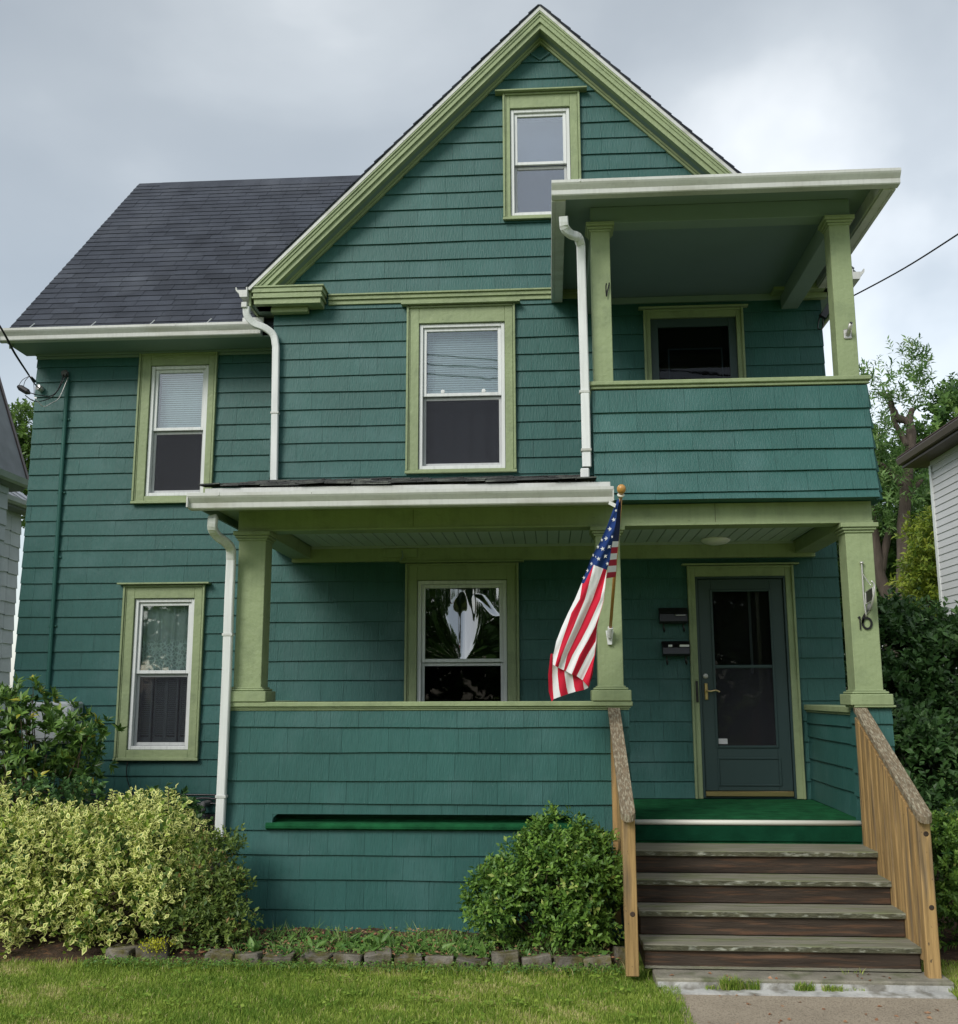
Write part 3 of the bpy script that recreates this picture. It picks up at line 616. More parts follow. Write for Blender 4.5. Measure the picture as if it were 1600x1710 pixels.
for k_, (i, x, wi, p) in enumerate(cells):
    if k_ in single:
        o = bpy.data.objects.new('roof_shingle', TM[wi]); o.location = p-Vector(house.location); link(o, house)
    else:
        t_ = tabmesh(WID[wi]-.004, .150); bmesh.ops.translate(t_, verts=t_.verts, vec=p); me = bpy.data.meshes.new('tmp'); t_.to_mesh(me); t_.free(); bm.from_mesh(me); bpy.data.meshes.remove(me)
build('upper_roof_shingles', bm, ROOF, wing_roof, kind='stuff')
bm = BM()
x = XL+.35
while x < -2.4:
    prism(bm, [(RY-.14, RZ-.135), (RY, RZ+.022), (RY+.14, RZ-.135), (RY+.14, RZ-.147), (RY, RZ+.008), (RY-.14, RZ-.147)], x, x+.29); x += .292
build('ridge_cap', bm, ROOF, wing_roof)
# wing eave: gutter, soffit, crown
def kgutter_x(bm, x0, x1, y, z, h=.115, d=.12):
    """K-style gutter along x, back at y, opening upward, front lip towards -y"""
    p = [(y, z), (y, z-h), (y-d*.62, z-h), (y-d*.68, z-h*.93), (y-d*.70, z-h*.62), (y-d*.93, z-h*.32), (y-d, z-h*.20), (y-d, z), (y-d*.9, z), (y-d*.9, z-h*.25), (y-.012, z-h*.25), (y-.012, z)]
    prism(bm, p, x0, x1, 'x')
bm = BM(); kgutter_x(bm, -5.86, -2.99, EY+.03, EZ+.01, .125, .13); bx(bm, -5.862, -5.852, EY-.10, EY+.03, EZ-.115, EZ+.012, .002); build('gutter', bm, GUT, house)
bm = BM()
for xx in (-5.55, -4.87, -4.22, -3.60, -3.06):
    sweep(bm, [(xx, EY-.05, EZ+.0), (xx+.05, EY+.02, EZ+.10)], [(-.004,-.0035),(.004,-.0035),(.004,.0035),(-.004,.0035)])
build('gutter_strap', bm, WHITE, house)
bm = BM(); bx(bm, -3.2, -2.97, EY-.02, EY+.0, EZ+.0, EZ+.085, .003); build('splash_guard', bm, WHITE, house)
bm = BM(); bx(bm, -5.80, -2.84, EY+.033, WG-.001, EZ-.115, EZ-.10); build('soffit', bm, LIMEC, house)
bm = BM(); bx(bm, -5.67, -2.84, WG-.06, WG-.001, EZ-.135, EZ-.1155, .003); bx(bm, -5.67, -2.84, WG-.03, WG-.001, EZ-.165, EZ-.1355, .003); build('frieze_board', bm, LIMEC, house)

# ---- lower porch
bm = BM(); bx(bm, -2.56, 2.44, PF+.10, G-.002, .60, .785); bx(bm, .61, 2.37, PF+.06, PF+.10, .60, .785); build('porch_floor', bm, CARPET, house)
bm = BM(); bx(bm, .612, 2.36, PF+.045, PF+.059, .645, .76, .003); build('carpet_riser', bm, CARPET_SHADED, house)
bm = BM(); sweep(bm, [(.60, PF+.05, .783), (2.362, PF+.05, .783)], circ(.02, 10)); build('step_nosing', bm, NOSE, house, smooth=True)
bm = BM(); prism(bm, [(PF-.055,.752),(PF-.05,.768),(PF-.03,.774),(PF+.12,.774),(PF+.12,.725),(PF-.03,.722),(PF-.052,.733)], -2.235, .235); build('carpet_lip', bm, CARPET, house)
bm = BM()   # rounded upper corners of the slot
for s, xc in ((-1, SLOT[0]), (1, SLOT[1])):
    pts = [(xc, SLOT[3])]+[(xc-s*(.055-.055*math.sin(t)), SLOT[3]-.055+.055*math.cos(t)) for t in [0+i*math.pi/2/6 for i in range(7)]]
    prism(bm, pts, PF-.012, PF+.02, 'y')
build('slot_corner', bm, TEAL, house)
bm = BM(); bx(bm, -2.635, .645, PF-.045, PF+.13, 1.665, 1.705, .006); bx(bm, -2.62, .63, PF-.03, PF+.1, 1.65, 1.6645, .004); bx(bm, -2.61, .62, PF-.02, PF+.1, 1.637, 1.6495, .003)
bx(bm, -2.62, -2.46, PF+.131, G-.003, 1.665, 1.705, .004)
build('railing_cap', bm, LIME, house)
bm = BM(); bx(bm, 2.40, 2.63, PF+.20, G-.003, 1.603, 1.655, .006); bx(bm, 2.42, 2.6, PF+.2, G-.003, 1.585, 1.6025, .003)
bx(bm, 2.335, 2.65, PF-.05, PF+.199, 1.652, 1.668, .004); build('railing_cap', bm, LIME, house)
def post(x0, x1, z0, z1, Y=PF, dep=.205, base=True, cap=True):
    bm = BM(); w = x1-x0; e_ = .035
    bx(bm, x0, x1, Y, Y+dep, z0, z1, .004)
    if base:
        bx(bm, x0-.055, x1+.055, Y-.055, Y+dep+.05, z0, z0+.085, .006)
        bx(bm, x0-.035, x1+.035, Y-.035, Y+dep+.03, z0+.0855, z0+.105, .008); bx(bm, x0-.015, x1+.015, Y-.015, Y+dep+.01, z0+.1055, z0+.118, .004)
    if cap:
        bx(bm, x0-.04, x1+.04, Y-.04, Y+dep+.03, z1-.036, z1-.001, .003); bx(bm, x0-.026, x1+.026, Y-.026, Y+dep+.02, z1-.058, z1-.0365, .005); bx(bm, x0-.012, x1+.012, Y-.012, Y+dep+.01, z1-.078, z1-.0585, .004)
    return build('post', bm, LIME, house)
post(-2.548, -2.322, 1.705, 3.095); post(.385, .582, 1.705, 3.095); post(2.365, 2.577, 1.668, 3.095)
bm = BM()
bx(bm, -2.56, 2.585, PF+.005, PF+.20, 3.097, 3.275, .004)
bx(bm, -2.56, 2.59, PF-.004, PF+.006, 3.097, 3.115, .002)
for a, b in ((-2.55,-2.36),(2.385,2.575)): bx(bm, a, b, PF+.201, G-.081, 3.095, 3.22, .004)
bx(bm, -2.55, 2.575, G-.08, G-.001, 3.06, 3.22, .004)
build('porch_beam', bm, LIME, house)
bm = BM()
for x_ in (-1.1, 1.35): bx(bm, x_, x_+.003, PF+.0035, PF+.006, 3.12, 3.27)
build('board_joint', bm, RISER, house, kind='stuff')
bm = BM(); bx(bm, -2.58, 2.60, PF+.202, G-.002, 3.222, 3.24); pc = build('porch_ceiling', bm, LIMEC, house)
x = -2.34; i = 0
while x < 2.37:
    b_ = min(x+.104, 2.37)
    bm = BM(); bx(bm, x, b_-.006, PF+.215, G-.095, 3.213, 3.2215, .002); build('ceiling_board', bm, BEAD, pc); x += .1065
bm = BM(); bx(bm, -2.35, 2.37, G-.094, G-.082, 3.19, 3.221, .002); bx(bm, -2.35, 2.37, PF+.202, PF+.213, 3.195, 3.221, .002); build('ceiling_trim', bm, pmat('pale trim', (.34,.40,.35), .6, .05, 3), pc)
c = at(1195, 902, Z=3.20); bm = BM(); lathe(bm, [(0,0),(.135,0),(.14,-.012),(.13,-.028),(.10,-.045),(.05,-.055),(0,-.057)], (c.x, c.y, 3.212), (0,0,1), 28)
build('ceiling_light', bm, pmat('frosted lamp', (.85,.84,.82), .4, .03, 3), house, smooth=True)
bm = BM(); c = at(668, 922, G-.1); bx(bm, c.x-.17, c.x+.17, G-.10, G-.081, 3.095, 3.185, .004); build('junction_cover', bm, LIME, house)
bm = BM(); tube(bm, smoothpath([(c.x+.02, G-.11, 3.16),(c.x+.03,G-.112,3.10),(c.x+.01,G-.10,3.07),(c.x+.12,G-.09,3.052),(c.x+1.2,G-.088,3.055)], 4), .006, 6); build('cable', bm, LIMEC, house, smooth=True)
# porch roof: front soffit, side soffit, fascia, gutter, worn shingles
bm = BM(); bx(bm, -2.73, .50, 7.80, PF+.004, 3.262, 3.276); bx(bm, -2.73, -2.562, PF+.005, G-.002, 3.262, 3.276); build('soffit', bm, LIME, house)
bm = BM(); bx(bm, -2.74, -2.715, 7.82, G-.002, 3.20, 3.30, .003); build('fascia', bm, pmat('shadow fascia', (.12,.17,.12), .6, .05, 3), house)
PZ0, PZ1 = 3.385, 3.90; PY0, PY1 = 7.80, G-.004
slp = (PZ1-PZ0)/(PY1-PY0); pz = lambda y: PZ0+(y-PY0)*slp
bm = BM(); prism(bm, [(PY0+.02, 3.28), (PY0+.02, PZ0-.02), (PY1, PZ1-.02), (PY1, 3.40)], -2.68, .383); porch_roof = build('porch_roof', bm, GUT, house)
bm = BM(); nr = 15
for i in range(nr):
    y = PY0-.02+i*.155
    x = -2.73+random.uniform(-.02,.02)
    while x < .38:
        w = random.uniform(.14,.32); b_ = min(x+w-.006, .384)
        if b_-x > .02:
            lift = random.uniform(.010,.026); j = random.uniform(-.012,.012); z0_ = pz(y)
            q = [(x, y+j, z0_+lift), (b_, y+j+random.uniform(-.006,.006), z0_+lift+random.uniform(-.006,.01)), (b_, y+.17, pz(y+.17)+.002), (x, y+.17, pz(y+.17)+.002)]
            a = [bm.verts.new(v) for v in q]; c_ = [bm.verts.new((v[0], v[1], v[2]-.010)) for v in q]
            if y+.17 < PY1:
                bm.faces.new(a)
                for t in range(4): bm.faces.new((a[t], c_[t], c_[(t+1)%4], a[(t+1)%4]))
        x += w
build('worn_roof_shingles', bm, OLDROOF, porch_roof, kind='stuff')
bm = BM(); kgutter_x(bm, -2.80, .50, PY0+.0, 3.312, .12, .125); bx(bm, -2.803, -2.79, PY0-.122, PY0, 3.20, 3.312, .002); bx(bm, .498, .508, PY0-.122, PY0, 3.20, 3.312, .002); build('gutter', bm, GUT, house)
bm = BM(); bx(bm, -2.70, .49, PY0+.001, PY0+.019, 3.262, 3.372, .002); build('fascia', bm, GUT, house)

# ---- upper porch
bm = BM(); bx(bm, .36, 2.635, PF-.07, PF+.10, 4.262, 4.298, .006); bx(bm, .375, 2.62, PF-.05, PF+.08, 4.236, 4.2615, .004); bx(bm, .38, .48, PF+.101, G-.003, 4.262, 4.298, .004); bx(bm, 2.52, 2.62, PF+.101, G-.003, 4.262, 4.298, .004); build('railing_cap', bm, LIME, house)
post(.405, .565, 4.299, 5.715, PF-.01, .16, base=False); post(2.395, 2.562, 4.299, 5.705, PF-.01, .16, base=False)
bm = BM(); bx(bm, .405, 2.575, PF-.005, PF+.155, 5.716, 5.865, .004)
for a, b in ((.41,.55),(2.40,2.565)): bx(bm, a, b, PF+.156, G-.002, 5.60, 5.80, .004)
build('balcony_beam', bm, LIMEC, house)
bm = BM(); bx(bm, .552, 2.398, PF+.157, G-.002, 5.765, 5.785); build('balcony_ceiling', bm, pmat('grey teal ceiling', (.15,.21,.22), .6, .05, 2), house)
bm = BM(); bx(bm, .552, 2.398, G-.03, G-.0025, 5.70, 5.7645, .003); build('ledger_trim', bm, LIMEC, house)
UY = 7.86
UX0, UX1 = .075, 2.83
bm = BM(); bx(bm, UX0+.115, UX1-.10, UY+.002, G-.003, 5.867, 5.878); build('soffit', bm, LIMEC, house)
bm = BM(); prism(bm, [(UY, 5.88), (UY, 5.905), (G-.002, 6.06), (G-.002, 5.88)], UX0+.012, UX1-.012); build('balcony_roof', bm, ROOF, house)
bm = BM(); kgutter_x(bm, UX0+.0, UX1+.01, UY-.002, 5.862, .115, .12); build('gutter', bm, GUT, house)
bm = BM(); bx(bm, UX0, UX0+.03, UY, G-.004, 5.735, 5.90, .002); bx(bm, UX0+.031, UX0+.114, UY+.001, G-.004, 5.737, 5.752, .002); bx(bm, UX0+.10, UX0+.1145, UY+.001, G-.004, 5.7525, 5.866); 
build('rake_fascia', bm, GUT, house); bm = BM(); bx(bm, UX1-.03, UX1, UY, G-.004, 5.735, 5.90, .002); bx(bm, UX1-.10, UX1-.031, UY+.001, G-.004, 5.737, 5.752, .002); bx(bm, UX1-.114, UX1-.1005, UY+.001, G-.004, 5.7525, 5.866)
build('rake_fascia', bm, GUT, house)

# ---- downspouts
RP = [(-.036,-.018),(-.028,-.026),(.028,-.026),(.036,-.018),(.036,.018),(.028,.026),(-.028,.026),(-.036,.018)]
def downspout(pts, label):
    bm = BM(); sweep(bm, pts, [(b, a) for a, b in RP], (0,1,0)); return build('downspout', bm, WHITE, house, label=label)
def px(lst, Y): return [at(x, y, Y) for x, y in lst]
pth = px([(356,864),(355,880),(362,893),(374,903),(384,914),(386,935)], 7.86); pth = smoothpath(pth, 4)
for i, p in enumerate(pth): p.y = 7.86+.32*min(1, i/(len(pth)-1))
end = px([(384,960),(380,1120),(374,1260),(367,1400)], 8.18)
pth = [at(356,864,7.86)]+[Vector((0,0,0))+p for p in smoothpath([at(356,864,7.83), at(355,882,7.86), at(363,895,7.95), at(376,905,8.05), at(385,916,8.14), at(386,936,8.18)], 4)][1:]
downspout(pth+[at(383,1000,8.18), at(379,1120,8.18), at(373,1260,8.18), at(366.5,1402,8.18)], 'white downspout beside the left porch post')
downspout(smoothpath([at(412,512,9.9), at(413,527,9.92), at(424,540,9.95), at(443,548,9.98), at(457,560,10.01), at(461,580,10.02)], 4)+[at(460,650,10.02), at(459,720,10.02), at(457.5,811,10.02)], 'white downspout at the left corner of the gable wall')
downspout(smoothpath([at(941,362,7.83), at(943,380,7.86), at(953,391,7.95), at(965,396,8.05), at(970,410,8.12)], 4)+[at(973,520,8.16), at(977,650,8.17), at(980,780,8.14)], 'white downspout at the left corner of the balcony')
bm = BM(); c = at(978, 797, 8.06); bx(bm, c.x-.04, c.x+.03, 8.03, 8.10, c.z-.06, c.z+.07, .008); build('downspout_shoe', bm, WHITE, house)
# gutter end piece over the left eave
bm = BM(); a = at(398, 491, 9.85); bx(bm, a.x+.03, a.x+.09, 9.86, 9.93, a.z-.14, a.z-.08, .006); build('gutter_outlet', bm, GUT, house)

for x_, Y_, z_, h_, d_ in ((-3.9, EY+.03, EZ+.01, .125, .13),(-2.55, PY0, 3.312, .12, .125),(.30, UY-.002, 5.862, .115, .12)):
    bm = BM(); bx(bm, x_, x_+.012, Y_-d_-.004, Y_-d_+.02, z_-h_*.2, z_+.002, .001); build('gutter_seam', bm, GUT, house)
for x_, y_, Y_ in ((381,1060,8.18),(370,1330,8.18),(459.5,690,10.02),(976,655,8.17),(979,752,8.14)):
    c_ = at(x_, y_, Y_); bm = BM(); bx(bm, c_.x-.042, c_.x+.042, c_.y-.031, c_.y+.031, c_.z-.011, c_.z+.011, .002); build('downspout_strap', bm, GUT, house)
# ---- service mast, wires and wall clutter on the left wing
bm = BM(); p0 = at(113, 632, WG-.04); p1 = at(80, 1150, WG-.04); tube(bm, [p0, p1], .022, 10)
for yy in (700, 822, 930, 1045): q = at(113-(yy-632)*33/518., yy, WG-.04); bx(bm, q.x-.045, q.x+.045, WG-.03, WG-.018, q.z-.010, q.z+.010, .002)
conduit = build('conduit', bm, TEALT, house, smooth=False)
bm = BM(); c = at(113, 627, WG-.05); lathe(bm, [(0,.0),(.03,0),(.042,.03),(.035,.06),(0,.065)], (c.x-.01, WG-.06, c.z-.01), (-.5,0,.85), 10); build('weatherhead', bm, PIPE, conduit)
svc = thing('service_wire', 'twisted black service wire slung to the left corner of the house', 'wire', tuple(at(60, 640, 10.4)))
bm = BM()
for off in (0, .012): tube(bm, smoothpath([at(-60, 455, 9.0)+Vector((off,0,0)), at(0, 545, 9.4), at(25, 590, 9.8)+Vector((-off,0,off)), at(48, 626, 10.2)], 6), .010, 6)
tube(bm, smoothpath([at(48,626,10.2), at(57,640,10.4), at(64,647,10.55), at(70,650,WG-.03)], 3), .007, 6); build('cable', bm, IRON, svc, smooth=True)
bm = BM(); tube(bm, [at(52,629,10.25), at(58,637,10.35)], .018, 8, [.5,1]); build('splice', bm, IRON, svc)
bm = BM(); a, b = at(30,645,10.3), at(50,657,10.3); tube(bm, [a, a.lerp(b,.2), a.lerp(b,.8), b], .033, 8, [.55,1,1,.4]); build('splice', bm, IRON, svc)
bm = BM()
for q in ([(49,628),(38,634),(31,644)], [(49,628),(42,636),(39,646)], [(56,638),(57,650),(57,660)]): tube(bm, smoothpath([at(x,y,10.3) for x,y in q], 4), .0035, 5)
for q, r_ in (([(50,656),(66,660),(85,661),(97,650),(107,624)], .0055), ([(42,660),(55,669),(72,669),(92,658),(112,624)], .0055)):
    P = smoothpath([at(x,y,10.35+.22*i/(len(q)-1)) for i,(x,y) in enumerate(q)], 5); tube(bm, P, r_, 6)
build('lead', bm, IRON, svc, smooth=True)
bm = BM(); q = [(61,668),(73,679),(86,673),(99,664),(114,630)]; tube(bm, smoothpath([at(x,y,10.40+.18*i/4) for i,(x,y) in enumerate(q)], 5), .005, 6); build('bare_lead', bm, SILVER, svc, smooth=True)
bm = BM(); c = at(69, 650, WG-.04); lathe(bm, [(0,0),(.03,.0),(.035,.03),(.028,.05),(.035,.07),(0,.08)], (c.x, WG-.02, c.z), (-.3,-1,.2), 10); build('insulator', bm, SILVER, svc)
bm = BM(); c = at(59, 664, 10.3); bx(bm, c.x-.012, c.x+.014, c.y, c.y+.004, c.z-.01, c.z+.008); build('wire_tag', bm, PAPER, svc)
# low cables along the wing and gas pipe
lowc = thing('phone_cable', 'black cables running low along the left wing wall above the shrubs', 'cable', tuple(at(240, 1330, WG-.05)))
bm = BM()
for y0_, s_ in ((1328, 0), (1335, 3), (1344, 6)):
    tube(bm, smoothpath([at(x, y0_+s_*math.sin(x*.05)*.5+random.uniform(-1,1), WG-.045) for x in (100,150,200,250,300,340,366)], 4), .010, 6)
tube(bm, smoothpath([at(x,y,WG-.04) for x,y in ((213,1272),(211,1292),(215,1310),(222,1326))], 4), .005, 5)
tube(bm, smoothpath([at(x,y,WG-.04) for x,y in ((100,1300),(102,1318),(115,1328))], 4), .006, 5)
build('strand', bm, IRON, lowc, smooth=True)
gas = thing('gas_pipe', 'grey threaded gas pipe with elbow beside the porch corner', 'pipe', tuple(at(338, 1390, WG-.1)))
bm = BM(); q = [(337,1398),(337,1368),(337,1350),(339,1343),(345,1342)]; P = [at(x,y,WG-.12) for x,y in q]; P[-1].y = WG-.01; tube(bm, P, .03, 10)
for yy in (1352, 1362, 1376): c = at(337, yy, WG-.12); lathe(bm, [(0,-.018),(.042,-.018),(.045,0),(.042,.018),(0,.018)], c, (0,0,1), 10)
build('riser_pipe', bm, PIPE, gas)
bm = BM(); tube(bm, [at(318,1366,WG-.12), at(337,1366,WG-.12)], .026, 8); tube(bm, [at(322,1373,WG-.12), at(337,1373,WG-.12)], .02, 8); build('branch_pipe', bm, PIPE, gas)
ac = thing('meter_box', 'pale grey utility box on the left wing wall behind the rhododendron', 'utility box', tuple(at(80, 1240, WG-.2)))
a, b = at(38, 1172, WG-.28), at(118, 1242, WG-.28)
bm = BM(); bx(bm, a.x, b.x, WG-.28, WG-.03, b.z, a.z, .02); build('case', bm, pmat('pale enamel', (.42,.45,.47), .5, .06, 4), ac)
bm = BM(); bx(bm, a.x+.05, b.x-.05, WG-.29, WG-.281, b.z+.05, a.z-.06, .004); build('cover', bm, pmat('pale enamel cover', (.45,.48,.50), .5, .06, 4), ac)
bm = BM(); tube(bm, [at(80,1120,WG-.04), at(80,1176,WG-.04)], .02, 8); build('conduit_stub', bm, TEALT, ac)
# right corner junction and service wire to the right
rj = thing('wall_junction', 'black junction box with loose wires at the top right wall corner behind the balcony post', 'junction box', tuple(at(1376, 525, G-.1)))
bm = BM(); a, b = at(1374,530,G-.12), at(1389,505,G-.12); sweep(bm, [a, b], [(-.03,-.03),(.03,-.03),(.03,.03),(-.03,.03)], (0,1,0)); build('box', bm, IRON, rj)
bm = BM(); tube(bm, smoothpath([at(x,y,G-.1) for x,y in ((1386,503),(1389,512),(1383,520))], 4), .008, 6)
for q in ([(1370,525),(1367,538),(1366,548),(1372,550)], [(1374,528),(1375,542),(1372,549)], [(1368,527),(1375,520),(1388,508)]): tube(bm, smoothpath([at(x,y,G-.09) for x,y in q], 4), .006, 6)
build('wire', bm, IRON, rj, smooth=True)
rw = thing('overhead_wire', 'single black overhead wire rising to the right across the sky from the balcony post', 'wire', tuple(at(1425, 494, 9.9)))
bm = BM(); tube(bm, smoothpath([at(1385,513,9.95), at(1425,494,9.7), at(1510,448,9.0), at(1600,391,8.2), at(1760,285,7.0)], 6), .008, 6); build('strand', bm, IRON, rw, smooth=True)

# ================================================================ objects on the porch
def mailbox(z0, z1, label, plain):
    t = thing('mailbox', label, 'mailbox', (1.2, G-.03, z0), 'mailboxes by the front door')
    bm = BM(); x0, x1 = (1.065, 1.325) if plain else (1.085, 1.335)
    prism(bm, [(G-.025,z0),(G-.025,z1),(G-.07,z1),(G-.125,z1-.045),(G-.135,z0+.02),(G-.12,z0)], x0, x1); build('box', bm, IRON, t)
    bm = BM(); prism(bm, [(G-.024,z1+.004),(G-.024,z1-.003),(G-.07,z1+.003),(G-.132,z1-.05),(G-.143,z1-.045),(G-.072,z1+.012)], x0-.006, x1+.006); build('lid', bm, IRON, t)
    for hx in (x0+.04, x1-.03):
        bm = BM(); tube(bm, smoothpath([(hx,G-.05,z0+.01),(hx,G-.05,z0-.04),(hx,G-.075,z0-.075),(hx,G-.115,z0-.07),(hx,G-.12,z0-.045)], 3), .008, 6); build('newspaper_hook', bm, IRON, t)
    if plain:
        bm = BM(); tube(bm, [(x0+.15,G-.145,z0+.075),(x0+.24,G-.145,z0+.075)], .004, 6); tube(bm, [(x0+.15,G-.145,z0+.075),(x0+.147,G-.135,z0+.085)], .004, 6); build('latch', bm, SILVER, t)
    else:
        for a, b in ((.05,.085),(.155,.245)):
            bm = BM(); bx(bm, x0+a, x0+b, G-.150, G-.1365, z0+.085, z0+.105); build('name_sticker', bm, PAPER, t)
    return t
mailbox(2.425, 2.565, 'upper black mailbox with a thin silver latch left of the door', True)
mailbox(2.115, 2.245, 'lower black mailbox with two white stickers left of the door', False)
hn = thing('house_number', 'black house number 16 on the right porch post', 'house number', (2.47, PF-.01, 2.27))
D1 = [(.0,.155),(.012,.162),(.026,.165),(.026,0),(.014,-.004),(.014,.145),(.0,.14)]
a = at(1434, 1051, PF-.006); bm = BM(); prism(bm, [(a.x+.7*u, a.z+.62*v) for u, v in D1], PF-.012, PF-.003, 'y'); build('digit', bm, IRON, hn, label='numeral 1')
bm = BM(); c = at(1448, 1041, PF-.006); ang = [2*math.pi*i/18 for i in range(19)]
sweep(bm, [(c.x+.034*math.cos(t), PF-.008, c.z+.042*math.sin(t)) for t in ang], [(-.004,-.008),(.004,-.008),(.004,.008),(-.004,.008)], (0,1,0))
sweep(bm, smoothpath([(c.x-.034, PF-.008, c.z+.0), (c.x-.026, PF-.008, c.z+.045), (c.x+.0, PF-.008, c.z+.085), (c.x+.022, PF-.008, c.z+.10)], 4), [(-.004,-.008),(.004,-.008),(.004,.008),(-.004,.008)], (0,1,0), None)
build('digit', bm, IRON, hn, label='numeral 6')
# hanging ornament on the right post
orn = thing('hanging_sign', 'small silver framed dark plaque hanging from a scrolled bracket on the right post', 'sign', tuple(at(1445, 990, PF-.05)))
bm = BM(); tube(bm, smoothpath([at(x,y,PF-.02) for x,y in ((1439,940),(1440,955),(1442,990),(1444,1010),(1447,1030))], 4), .007, 6); lathe(bm, [(0,-.012),(.014,-.008),(.016,0),(.014,.008),(0,.012)], at(1439,940,PF-.02), (0,0,1), 8); build('bracket', bm, SILVER, orn, smooth=True)
bm = BM(); q = smoothpath([at(1440,957,PF-.02), at(1447,968,PF-.09), at(1455,978,PF-.15)], 3); tube(bm, q, .004, 5); q = smoothpath([at(1455,970,PF-.17), at(1460,977,PF-.17), at(1459,995,PF-.17), at(1455,1012,PF-.14), at(1449,1026,PF-.06)], 3); tube(bm, q, .008, 6); build('chain', bm, SILVER, orn, smooth=True)
bm = BM(); cs = [at(x,y,PF-d) for x,y,d in ((1445,989,.05),(1457,981,.16),(1458,1002,.16),(1446,1009,.05))]
a = [bm.verts.new(p+Vector((0,-.004,0))) for p in cs]; b = [bm.verts.new(p+Vector((.004,.012,0))) for p in cs]; bm.faces.new(a[::-1]); bm.faces.new(b)
for i in range(4): bm.faces.new((a[i], a[(i+1)%4], b[(i+1)%4], b[i]))
bmesh.ops.recalc_face_normals(bm, faces=bm.faces); build('plaque', bm, IRON, orn)
bm = BM()
for i in range(4): tube(bm, [cs[i]+Vector((0,-.006,0)), cs[(i+1)%4]+Vector((0,-.006,0))], .005, 5)
build('frame', bm, SILVER, orn)
bm = BM(); lathe(bm, [(0,-.03),(.014,-.028),(.022,0),(.014,.028),(0,.03)], at(1452, 1014, PF-.10), (.3,0,1), 10); build('pendant', bm, PIPE, orn, smooth=True)
# flag bracket of the balcony post, dark hook on the other one
br = thing('flag_bracket', 'empty cast flag bracket screwed to the right balcony post', 'bracket', tuple(at(1415, 560, PF-.02)))
bm = BM(); c = at(1415.5, 558, PF-.012); bx(bm, c.x-.032, c.x+.032, PF-.022, PF-.011, c.z-.042, c.z+.042, .008); build('plate', bm, SILVER, br)
bm = BM(); d = at(1421, 540, PF-.10); tube(bm, [(c.x, PF-.02, c.z-.01), tuple(d)], .017, 10); build('socket', bm, SILVER, br, smooth=True)
bm = BM(); lathe(bm, [(0,0),(.012,0),(.012,.006),(0,.006)], d+Vector((0,-.004,.001)), (.1,-.8,.6), 10); build('socket_bore', bm, IRON, br)
hk = thing('plant_hook', 'small dark hook on the left balcony post', 'hook', tuple(at(1015, 480, PF-.02)))
bm = BM(); tube(bm, smoothpath([at(1018,466,PF+.03), at(1017,476,PF-.02), at(1014,488,PF-.03), at(1013,495,PF-.03), at(1012,480,PF-.05), at(1013,473,PF-.06)], 3), .006, 6); build('hook', bm, IRON, hk)

# ================================================================ flag
fl = thing('flag', 'American flag hanging from an angled wooden pole on the middle porch post', 'flag', tuple(at(1018, 1060, 8.2)))
PB, PT = at(1018.5, 1060, 8.19), at(1037, 826, 7.42)
bm = BM(); tube(bm, [PB, PT], .0125, 12); build('pole', bm, WOODP, fl, smooth=True)
ax = (PT-PB).normalized()
bm = BM(); lathe(bm, [(0,-.02),(.02,-.018),(.022,-.005),(.013,.005),(.018,.012),(.030,.03),(.033,.048),(.028,.066),(.015,.078),(0,.08)], PT, ax, 16); build('finial', bm, WOODP, fl, smooth=True)
bm = BM(); lathe(bm, [(.0,-.012),(.026,-.010),(.027,.0),(.020,.004),(0,.004)], PT, ax, 14); build('collar', bm, NOSE, fl, smooth=True)
bm = BM(); prism(bm, [(PB.x-.030,PB.z+.035),(PB.x+.030,PB.z+.035),(PB.x+.016,PB.z-.075),(PB.x-.016,PB.z-.075)], PF-.03, PF-.002, 'y'); sweep(bm, [PB-ax*.02, PB+ax*.07], circ(.022, 10)); build('pole_bracket', bm, WHITE, fl)
bm = BM(); lathe(bm, [(0,0),(.012,0),(.012,.006),(0,.006)], (PB.x, PF-.031, PB.z-.02), (0,-1,0), 10); build('bracket_screw', bm, IRON, fl)
def fz(x, y): return (900+x/4.277, 790+y/4.277)
def fy(y, x=0):      # depth of the hanging cloth: close to the pole at the top, swinging towards the porch lower down
    return 7.43+.30*((y-180)/1400)
def fp(x, y, dy=0):
    u, v = fz(x, y); return at(u, v, fy(y)+dy)
def grid_strip(bm, rows_, cols, mats, dyf, sub=5, subx=3):
    """rows_: list of breakpoint lists [(x,y)...]; each column is one stripe"""
    R_ = []
    for i in range(len(rows_)-1):
        for s in range(sub):
            t = s/sub; R_.append([((1-t)*p[0]+t*q[0], (1-t)*p[1]+t*q[1]) for p, q in zip(rows_[i], rows_[i+1])])
    R_.append(rows_[-1]); V_ = []
    for r_ in R_:
        line = []
        for j in range(len(r_)-1):
            for s in range(subx):
                t = s/subx; line.append(((1-t)*r_[j][0]+t*r_[j+1][0], (1-t)*r_[j][1]+t*r_[j+1][1]))
        line.append(r_[-1]); V_.append([bm.verts.new(fp(x, y, dyf(x, y))) for x, y in line])
    for i in range(len(V_)-1):
        for j in range(len(V_[0])-1):
            q = [V_[i][j], V_[i+1][j], V_[i+1][j+1], V_[i][j+1]]
            try: f = bm.faces.new(q); f.material_index = mats[j//subx]; f.smooth = True
            except ValueError: pass
fold = lambda x, y: .016*math.sin((x*1.0+y*.42)*.043)+.010*math.sin((x+y*.5)*.09+1)
r0, w_, b_ = 0, 1, 2
bm = BM()
